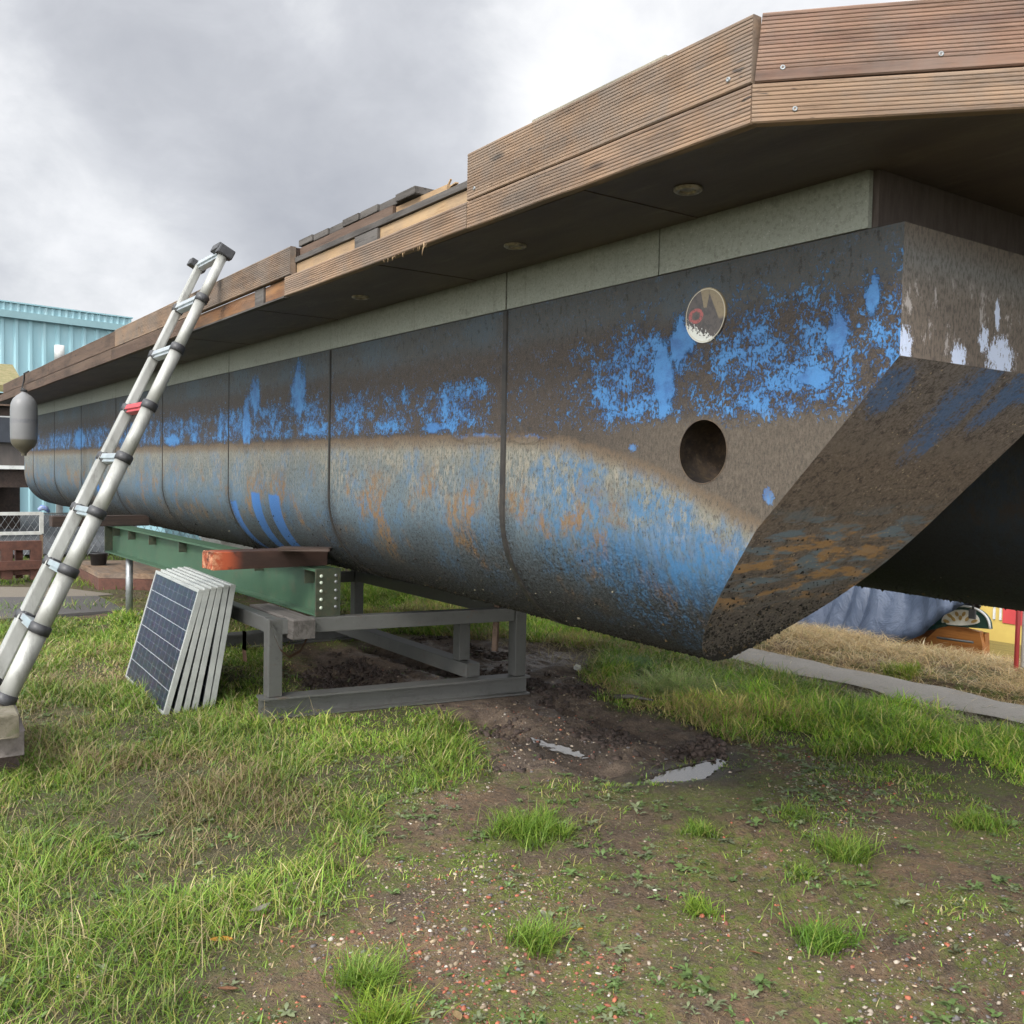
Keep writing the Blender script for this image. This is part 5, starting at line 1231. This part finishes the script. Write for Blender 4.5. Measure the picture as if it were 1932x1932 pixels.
nbx('rubbing_strip', 879.3, 886, 70, m_white, .06)
nbx('underbody', 886.5, 920, 65, m_dkw, -.05)
# blue container behind the fence
bm = bmesh.new(); yy0, yy1 = 3.95, 6.3; n = 24
for i in range(n):
    ya = yy0+(yy1-yy0)*i/n; yb = yy0+(yy1-yy0)*(i+1)/n; d_ = .04 if i % 2 else 0
    box(bm, (-16.5, ya, 0.0), (-14.8+d_, yb-.0005, 2.3))
o = obj('blue_container', bm, m_bw); tag(o, 'light blue ribbed metal container seen under the hull behind the fence', 'container')
p0 = xp(418, 1042, -11.2); p1 = xp(478, 1022, -11.2)
bm = bmesh.new(); box(bm, (-12, p0.y, 0), (-11.2, p1.y, p1.z), bev=.01); box(bm, (-12.02, p0.y-.02, p1.z+.001), (-11.18, p1.y+.02, p1.z+.03), bev=.004)
o = obj('white_tank', bm, m_white); tag(o, 'white rectangular tank seen through the gap between hull and green beam', 'tank')
# fence
FXX = -13.5; zt = xp(40, 969, FXX).z; zb = .03
fe = thing('chain_link_fence', 'low grey chain-link fence running behind the pallets', 'fence', (FXX, 0, 0))
def wirez(y0, y1, z0, z1, pitch, r_, X=FXX):
    Vv = []; Ff = []; k = 0
    def seg(a, b):
        nonlocal k
        a = np.array(a); b = np.array(b); d = (b-a)/np.linalg.norm(b-a); pz = np.array([-d[1]*0, -d[2], d[1]]); q = np.array([1., 0, 0])
        for p_ in (a, b):
            for an_ in (0, 2.094, 4.189): Vv.append(p_+pz*r_*math.cos(an_)+q*r_*math.sin(an_))
        for j in range(3): Ff.append((k+j, k+(j+1) % 3, k+3+(j+1) % 3, k+3+j))
        k += 6
    H_ = z1-z0; sl = .62; y = y0-H_*sl
    while y < y1:
        for s in (1, -1):
            ya, yb = y, y+H_*sl; za, zbb = (z0, z1) if s > 0 else (z1, z0)
            A_ = np.array([X+.004*s, ya, za]); B_ = np.array([X+.004*s, yb, zbb])
            ta = max(0, (y0-ya)/(yb-ya)); tb = min(1, (y1-ya)/(yb-ya))
            if tb > ta: seg(A_+(B_-A_)*ta, A_+(B_-A_)*tb)
        y += pitch
    return npmesh('wire_mesh', np.array(Vv), np.array(Ff))
obj('wire_mesh', wirez(-3, 8, zb, zt, .085, .0034), m_galv, fe)
bm = bmesh.new(); tube(bm, [(FXX, -3, zt), (FXX, 8, zt)], .010, 6); obj('top_wire', bm, m_galv, fe)
for yy in (-2, .6, 3.2, 5.4, 7.8):
    bm = bmesh.new(); tube(bm, [(FXX-.03, yy, 0), (FXX-.03, yy, zt+.03)], .022, 10); obj('fence_post', bm, m_galv, fe)
ga = thing('gate_frame', 'white tubular gate frame in front of the chain-link fence at far left', 'gate', (FXX+.06, 0, 0))
gX = FXX+.06; ge = xp(78, 990, gX).y; z1g = xp(40, 969, gX).z; z2g = xp(40, 1006, gX).z
for nm, a, b in (('top_bar', (gX, -2.0, z1g), (gX, ge, z1g)), ('middle_bar', (gX, -2.0, z2g), (gX, ge, z2g)), ('end_post', (gX, ge, z1g+.015), (gX, ge, z2g-.01))):
    bm = bmesh.new(); beam(bm, a, b, .045, .04 if nm != 'end_post' else .05); obj(nm, bm, m_white, ga)
bm = bmesh.new(); beam(bm, (gX, ge, z2g-.02), (gX, ge, .02), .035, .035); obj('lower_post', bm, m_w3, ga)
p = xp(82, 962, FXX); bm = bmesh.new(); tube(bm, [p+Vector((0, -.06, 0)), p+Vector((0, -.02, .03)), p+Vector((0, .03, .02)), p+Vector((0, .07, -.03))], [.02, .035, .035, .015], 8)
o = obj('blue_rag', bm, simple('blue_cloth', (.04, .12, .5), (.3, .35, .45), 14, .7)); tag(o, 'small blue and white rag on top of the fence', 'rag')
# pallets
pl = gp(40, 1090); pX = -10.9
pa = thing('wooden_pallet', 'reddish brown wooden pallet standing upright against the fence at the left edge', 'pallet', (pX, 0, 0))
def pb(name, xa, xb, ya, yb, dx=0):
    a = xp(xa, ya, pX); b = xp(xb, yb, pX); bm = bmesh.new()
    box(bm, (pX-.09-dx, a.y, max(b.z, .0)), (pX-dx, b.y, a.z), bev=.004); return obj(name, bm, m_rust, pa)
pb('top_board', -90, 79, 1024, 1037); pb('lower_board', -90, 110, 1062, 1072, -.03); pb('bottom_board', -90, 74, 1078, 1084, .02)
for xa, xb in ((-60, -40), (2, 25), (32, 46), (58, 79)): pb('upright', xa, xb, 1026 if xa != 32 else 1030, 1093, .095 if xa == 32 else -.001)
# plank platform and bucket
pf = thing('timber_platform', 'low stack of rusty planks behind the prop post, left of the solar panels', 'platform', (-9.4, 1.4, 0))
c0, c1, c2, c3 = gp(186, 1081, .17), gp(395, 1085, .17), gp(330, 1056, .17), gp(140, 1058, .17)
bm = bmesh.new(); prism(bm, [c + Vector((0, 0, -.05)) for c in (c0, c1, c2, c3)], (0, 0, .05)); fixn(bm); obj('top_boards', bm, m_w1, pf)
bm = bmesh.new(); prism(bm, [c*.996+Vector((0, 0, -.167)) for c in (c0, c1, c2, c3)], (0, 0, .115)); fixn(bm); obj('base', bm, m_rust, pf)
bk = gp(186, 1066, .17)
bm = bmesh.new(); lathe(bm, (bk.x, bk.y, .171), [(0, 0), (.075, 0), (.09, .12), (.095, .12), (.095, .13), (.084, .13), (.07, .01)], 20); fixn(bm)
o = obj('black_bucket', bm, m_blk); tag(o, 'small black bucket standing on the plank platform', 'bucket')
# ================================================================== BACKGROUND RIGHT: covered boat, barge, mooring post
m_varn = wood('varnished_wood', (.42, .17, .045), (.30, .11, .03), (.16, .055, .02), rough=.35)
m_tarp = NT('grey_blue_tarpaulin'); _v = m_tarp.tc(); _c = m_tarp.mix(m_tarp.noise(_v, 2.5, 5, .6), (.045, .066, .112), (.088, .115, .170)); m_tarp.bump(m_tarp.noise(m_tarp.map(_v, (1, 1, .4)), 7, 6, .65, 1.2), .03, .8); m_tarp = m_tarp.fin(_c, .42, 0, .5)
cb_ = thing('wooden_boat', 'small varnished wooden boat with carved stern board moored behind the dry grass', 'boat', (-4.2, 7.0, -.5))
SY = 6.95
sx = yp(1848, 1200, SY).x; zg = yp(1800, 1187, SY).z      # stern x, gunwale height at the stern
bm = bmesh.new(); secs = []
zgs = [zg, zg-.02, zg-.05, zg-.08, zg-.08, zg]; 
for i in range(9):
    t = i/8; x = sx+.03-3.6*t; half = .03+.58*math.sin(math.pi*t)**.7 if t < 1 else .03; gz_ = zg-.12*math.sin(math.pi*t)-.05*min(1, t*8)
    cy = SY+.02+half; secs.append([bm.verts.new(p) for p in ((x, cy-half, gz_), (x+.02, cy-half*.92, gz_-.28), (x+.05, cy-half*.6, gz_-.6), (x+.05, cy+half*.6, gz_-.6), (x+.02, cy+half*.92, gz_-.28), (x, cy+half, gz_))])
for a, b in zip(secs, secs[1:]):
    for k in range(5): bm.faces.new((a[k], a[k+1], b[k+1], b[k]))
bm.faces.new(secs[0]); fixn(bm); obj('hull', bm, m_varn, cb_)
# transom plank panel facing the bank and its carved board
ta, tb = yp(1742, 1205, SY-.07), yp(1856, 1195, SY-.07)
bm = bmesh.new()
cpts = [(1780, 1175), (1795, 1180), (1848, 1192), (1853, 1215), (1860, 1270), (1700, 1270), (1735, 1218)]
prism(bm, [yp(x, y, SY-.02) for x, y in cpts], (0, .05, 0)); fixn(bm); obj('stern_panel', bm, m_varn, cb_)
m_dg = simple('dark_green_paint', (.012, .045, .035), None, 10, .35)
arc = [(1763, 1179)] + [(1813+54*math.cos(t), 1181-38*math.sin(t)) for t in [math.pi*.92-math.pi*.92*k/14 for k in range(15)]] + [(1868, 1187)]
bm = bmesh.new(); prism(bm, [yp(x, y, SY-.05) for x, y in arc], (0, .04, 0)); fixn(bm); obj('carved_board', bm, m_dg, cb_)
bm = bmesh.new(); tube(bm, [yp(x, y, SY-.05) for x, y in arc[6:]], .009, 6); obj('white_trim', bm, m_white, cb_)
m_cr = simple('cream_inlay', (.62, .60, .52), None, 10, .5); m_gold = simple('gold_leaf_carving', (.40, .27, .09), (.28, .18, .06), 20, .4, .2)
bm = bmesh.new(); prism(bm, [yp(1812+36*math.cos(t), 1173-20*math.sin(t)*(1.15 if math.sin(t) > 0 else .35), SY-.058) for t in [2*math.pi*k/24 for k in range(24)]], (0, .006, 0)); fixn(bm); obj('oval_inlay', bm, m_cr, cb_)
bm = bmesh.new()
for k in range(9):
    px, py = 1785+k*6.6, 1168+(-4 if k % 2 else 4)-6*math.sin(k/8*math.pi)
    an_ = .6+k*.25; pts = [yp(px+7*math.cos(an_)*math.cos(t)-3*math.sin(an_)*math.sin(t), py+7*math.sin(an_)*math.cos(t)*.7+3*math.cos(an_)*math.sin(t), SY-.064) for t in [2*math.pi*j/10 for j in range(10)]]
    prism(bm, pts, (0, .005, 0))
fixn(bm); obj('leaf_carving', bm, m_gold, cb_)
bm = bmesh.new(); beam(bm, yp(1600, 1222, SY-.03), yp(1785, 1178, SY-.06), .03, .03); obj('gunwale_rail', bm, m_dg, cb_)
bm = bmesh.new(); box(bm, tuple(yp(1662, 1262, SY)-Vector((0, .03, 0))), tuple(yp(1735, 1222, SY)+Vector((0, .02, 0)))); obj('side_plank', bm, m_varn, cb_)
for a, b in (((1698, 1222), (1740, 1262)), ((1768, 1203), (1836, 1212)), ((1692, 1225), (1692, 1262))):
    bm = bmesh.new(); tube(bm, [yp(*a, SY-.10), yp(*b, SY-.10)], .009, 8); obj('iron_strap', bm, m_steel, cb_)
# tarpaulin
hem = [(1340, 1190), (1420, 1190), (1480, 1196), (1500, 1200), (1545, 1215), (1600, 1229), (1660, 1222), (1705, 1210), (1745, 1190), (1778, 1168), (1810, 1145), (1840, 1128), (1858, 1113)]
hv = [yp(x, y, SY-.09) for x, y in hem]
ht = .62
n_u = 220; n_v = 40; VV = np.zeros((n_u, n_v, 3))
hl_ = np.cumsum([0]+[(hv[i+1]-hv[i]).length for i in range(len(hv)-1)]); 
def hemat(t):
    d = t*hl_[-1]; i = min(len(hv)-2, int(np.searchsorted(hl_, d, side='right')-1)); f = (d-hl_[i])/(hl_[i+1]-hl_[i]); return hv[i].lerp(hv[i+1], f)
for i in range(n_u):
    u_ = i/(n_u-1); hp = hemat(u_)
    topz = CH-.62+.10*math.sin(u_*math.pi)+(-.05*max(0, u_-.85)/.15)
    for j in range(n_v):
        w__ = j/(n_v-1)      # 0 = near hem, 1 = far hem; ridge at .5
        k = 1-abs(w__*2-1); Yy = hp.y+(1.25-1.15*min(1, max(0, (u_-.55)/.42))**1.3)*w__
        zz_ = hp.z+(topz-hp.z)*(math.sin(k*math.pi/2)**.9)
        fold = .040*abs(math.sin(u_*30+math.sin(u_*13)*2.2+w__*2.5))**.6*(1-k)**.4 + .018*math.sin(u_*23+w__*9) + .010*math.sin(u_*95+math.sin(w__*9)*2)*(1-k)
        roll_ = .035*math.exp(-((w__-.03)/.03)**2)
        VV[i, j] = (hp.x+.02*math.sin(w__*20+u_*9), Yy-fold-roll_, zz_+.012*math.sin(u_*31+w__*14))
ii = (np.arange(n_u-1)[:, None]*n_v+np.arange(n_v-1)[None]).ravel(); Q = np.stack([ii, ii+n_v, ii+n_v+1, ii+1], 1)
o = obj('tarpaulin', npmesh('tarpaulin', VV.reshape(-1, 3), Q, None, True), m_tarp); tag(o, 'slack grey-blue tarpaulin draped over the small wooden boat', 'tarpaulin')
sm_ = o.modifiers.new('thick', 'SOLIDIFY'); sm_.thickness = .004
# padlocked cable at the tarp corner
p = yp(1836, 1150, SY-.12); bm = bmesh.new(); tube(bm, [yp(1838, 1112, SY-.12), yp(1836, 1130, SY-.12), p], .008, 6); box(bm, tuple(p-Vector((.03, .01, .07))), tuple(p+Vector((.02, .01, 0))), bev=.004)
o = obj('padlock', bm, m_blk); tag(o, 'black padlock hanging on a cord from the corner of the tarpaulin', 'padlock')
# barge beyond
bg_ = thing('painted_barge', 'yellow and red painted barge hull lying across the water at the right edge', 'barge', (-6, 11.5, -.6))
m_yel = simple('yellow_hull_paint', (.52, .38, .10), (.46, .33, .085), 3, .5); m_rd = simple('red_hull_paint', (.48, .055, .055), (.40, .045, .045), 3, .5)
BY = 10.6
xr0 = yp(1893, 1150, BY).x; xr1 = yp(2600, 1150, BY).x; xl = yp(1560, 1150, BY).x
zw = -.56
bm = bmesh.new(); box(bm, (xl, BY, zw), (xr1, BY+2.2, 1.25)); obj('yellow_side', bm, m_yel, bg_)
bm = bmesh.new(); box(bm, (xr0, BY-.012, yp(1900, 1176, BY).z), (yp(1990, 1150, BY).x, BY-.0015, 1.0)); obj('red_panel', bm, m_rd, bg_)
for px in (1889, 1877):
    q = yp(px, 1150, BY).x; bm = bmesh.new(); box(bm, (q-.012, BY-.016, yp(1890, 1170, BY).z), (q+.012, BY-.002, 1.0)); obj('white_line', bm, m_white, bg_)
mp = yp(1917, 1262, 6.15)
bm = bmesh.new(); tube(bm, [(mp.x, 6.15, -.3), (mp.x, 6.15, .95)], .0145, 16); o = obj('mooring_post', bm, m_rd); tag(o, 'thin red painted post in the dry grass at the right edge', 'post')
bm = bmesh.new(); tube(bm, [(mp.x+.034, 6.17, -.3), (mp.x+.034, 6.17, .95)], .016, 16); o = obj('mooring_post', bm, m_white); tag(o, 'white post standing directly right of the red post', 'post')
# ================================================================== SKY AND LIGHT
wd_ = bpy.data.worlds.new('World'); sc.world = wd_; wd_.use_nodes = True; nt = wd_.node_tree; N_ = nt.nodes; Lk = nt.links
bgn = N_['Background']; sky = N_.new('ShaderNodeTexSky'); sky.sky_type = 'NISHITA'; sky.sun_disc = False
SE, SA = math.radians(42), None
sund = Vector((.42, -.85, 0)).normalized()*math.cos(SE)+Vector((0, 0, math.sin(SE)))      # towards the sun
sky.sun_elevation = SE; sky.sun_rotation = math.atan2(sund.x, sund.y)
def wn_(t): return N_.new(t)
tcw = wn_('ShaderNodeTexCoord'); mp_ = wn_('ShaderNodeMapping'); Lk.new(tcw.outputs['Generated'], mp_.inputs[0]); mp_.inputs['Scale'].default_value = (1, 1, 1.5); mp_.inputs['Location'].default_value = (.35, .1, .2)
def wnoise(s, d, r_, dist=0):
    n = wn_('ShaderNodeTexNoise'); Lk.new(mp_.outputs[0], n.inputs['Vector']); n.inputs['Scale'].default_value = s; n.inputs['Detail'].default_value = d; n.inputs['Roughness'].default_value = r_; n.inputs['Distortion'].default_value = dist; return n.outputs[0]
a = wnoise(1.45, 7, .45, .5); b = wnoise(5.0, 8, .58, .4)
mm = wn_('ShaderNodeMath'); mm.operation = 'MULTIPLY_ADD'; Lk.new(b, mm.inputs[0]); mm.inputs[1].default_value = .30; Lk.new(a, mm.inputs[2])
acc = mm.outputs[0]
for px, py, lo_, hi_, am in ((620, 60, .965, .999, -.055), (760, 330, .985, .9995, -.03), (150, 200, .96, .999, .07), (90, 520, .975, .9995, .05), (1090, 520, .990, .9997, .09), (1180, 80, .985, .9995, .08), (420, 640, .98, .9995, .03)):
    dv = ray(px, py); dn = wn_('ShaderNodeVectorMath'); dn.operation = 'DOT_PRODUCT'; Lk.new(tcw.outputs['Generated'], dn.inputs[0]); dn.inputs[1].default_value = dv
    pr = wn_('ShaderNodeMath'); pr.operation = 'MULTIPLY_ADD'; Lk.new(b, pr.inputs[0]); pr.inputs[1].default_value = (1-lo_)*.9; Lk.new(dn.outputs['Value'], pr.inputs[2])
    pq = wn_('ShaderNodeMath'); pq.operation = 'SUBTRACT'; Lk.new(pr.outputs[0], pq.inputs[0]); pq.inputs[1].default_value = (1-lo_)*.45
    mr = wn_('ShaderNodeMapRange'); mr.interpolation_type = 'SMOOTHSTEP'; Lk.new(pq.outputs[0], mr.inputs[0]); mr.inputs[1].default_value = lo_; mr.inputs[2].default_value = hi_; mr.inputs[3].default_value = 0; mr.inputs[4].default_value = am
    ad = wn_('ShaderNodeMath'); ad.operation = 'ADD'; Lk.new(acc, ad.inputs[0]); Lk.new(mr.outputs[0], ad.inputs[1]); acc = ad.outputs[0]
c3 = wnoise(11, 7, .6, .5); m3 = wn_('ShaderNodeMath'); m3.operation = 'MULTIPLY_ADD'; Lk.new(c3, m3.inputs[0]); m3.inputs[1].default_value = .16; Lk.new(acc, m3.inputs[2]); m4 = wn_('ShaderNodeMath'); m4.operation = 'SUBTRACT'; Lk.new(m3.outputs[0], m4.inputs[0]); m4.inputs[1].default_value = .08; acc = m4.outputs[0]
rp_ = wn_('ShaderNodeValToRGB'); Lk.new(acc, rp_.inputs[0]); e = rp_.color_ramp.elements
K = 9.4
stops = [(.38, (.44, .455, .50)), (.50, (.53, .545, .585)), (.58, (.62, .635, .675)), (.64, (.73, .745, .775)), (.70, (.85, .86, .885)), (.78, (.98, .985, .99))]
e[0].position = stops[0][0]; e[0].color = (*stops[0][1], 1); e[1].position = stops[-1][0]; e[1].color = (*stops[-1][1], 1)
for p_, c_ in stops[1:-1]:
    q = e.new(p_); q.color = (*c_, 1)
vm = wn_('ShaderNodeVectorMath'); vm.operation = 'SCALE'; Lk.new(rp_.outputs[0], vm.inputs[0]); vm.inputs['Scale'].default_value = K
mx = wn_('ShaderNodeMix'); mx.data_type = 'RGBA'; mx.inputs[0].default_value = .93; Lk.new(sky.outputs[0], mx.inputs[6]); Lk.new(vm.outputs[0], mx.inputs[7])
dt = wn_('ShaderNodeVectorMath'); dt.operation = 'DOT_PRODUCT'; Lk.new(tcw.outputs['Generated'], dt.inputs[0]); dt.inputs[1].default_value = (sund.x, sund.y, sund.z)
gl_ = wn_('ShaderNodeMapRange'); gl_.interpolation_type = 'SMOOTHSTEP'; Lk.new(dt.outputs['Value'], gl_.inputs[0]); gl_.inputs[1].default_value = .0; gl_.inputs[2].default_value = 1; gl_.inputs[3].default_value = 1; gl_.inputs[4].default_value = 4.4
vs2 = wn_('ShaderNodeVectorMath'); vs2.operation = 'SCALE'; Lk.new(mx.outputs[2], vs2.inputs[0]); Lk.new(gl_.outputs[0], vs2.inputs['Scale'])
Lk.new(vs2.outputs[0], bgn.inputs[0]); bgn.inputs[1].default_value = .10
sd = bpy.data.lights.new('sun', 'SUN'); sd.energy = 2.5; sd.angle = math.radians(12); sd.color = (1, .96, .90)
so = bpy.data.objects.new('sun', sd); COL.objects.link(so); so.rotation_euler = (-sund).to_track_quat('-Z', 'Y').to_euler()
sc.view_settings.view_transform = 'Standard'; sc.view_settings.look = 'None'; sc.view_settings.gamma = 1; sc.view_settings.exposure = 0.25
sc.cycles.max_bounces = 6; sc.cycles.diffuse_bounces = 3; sc.cycles.glossy_bounces = 3; sc.cycles.transmission_bounces = 2; sc.cycles.use_adaptive_sampling = True; sc.cycles.adaptive_threshold = .03
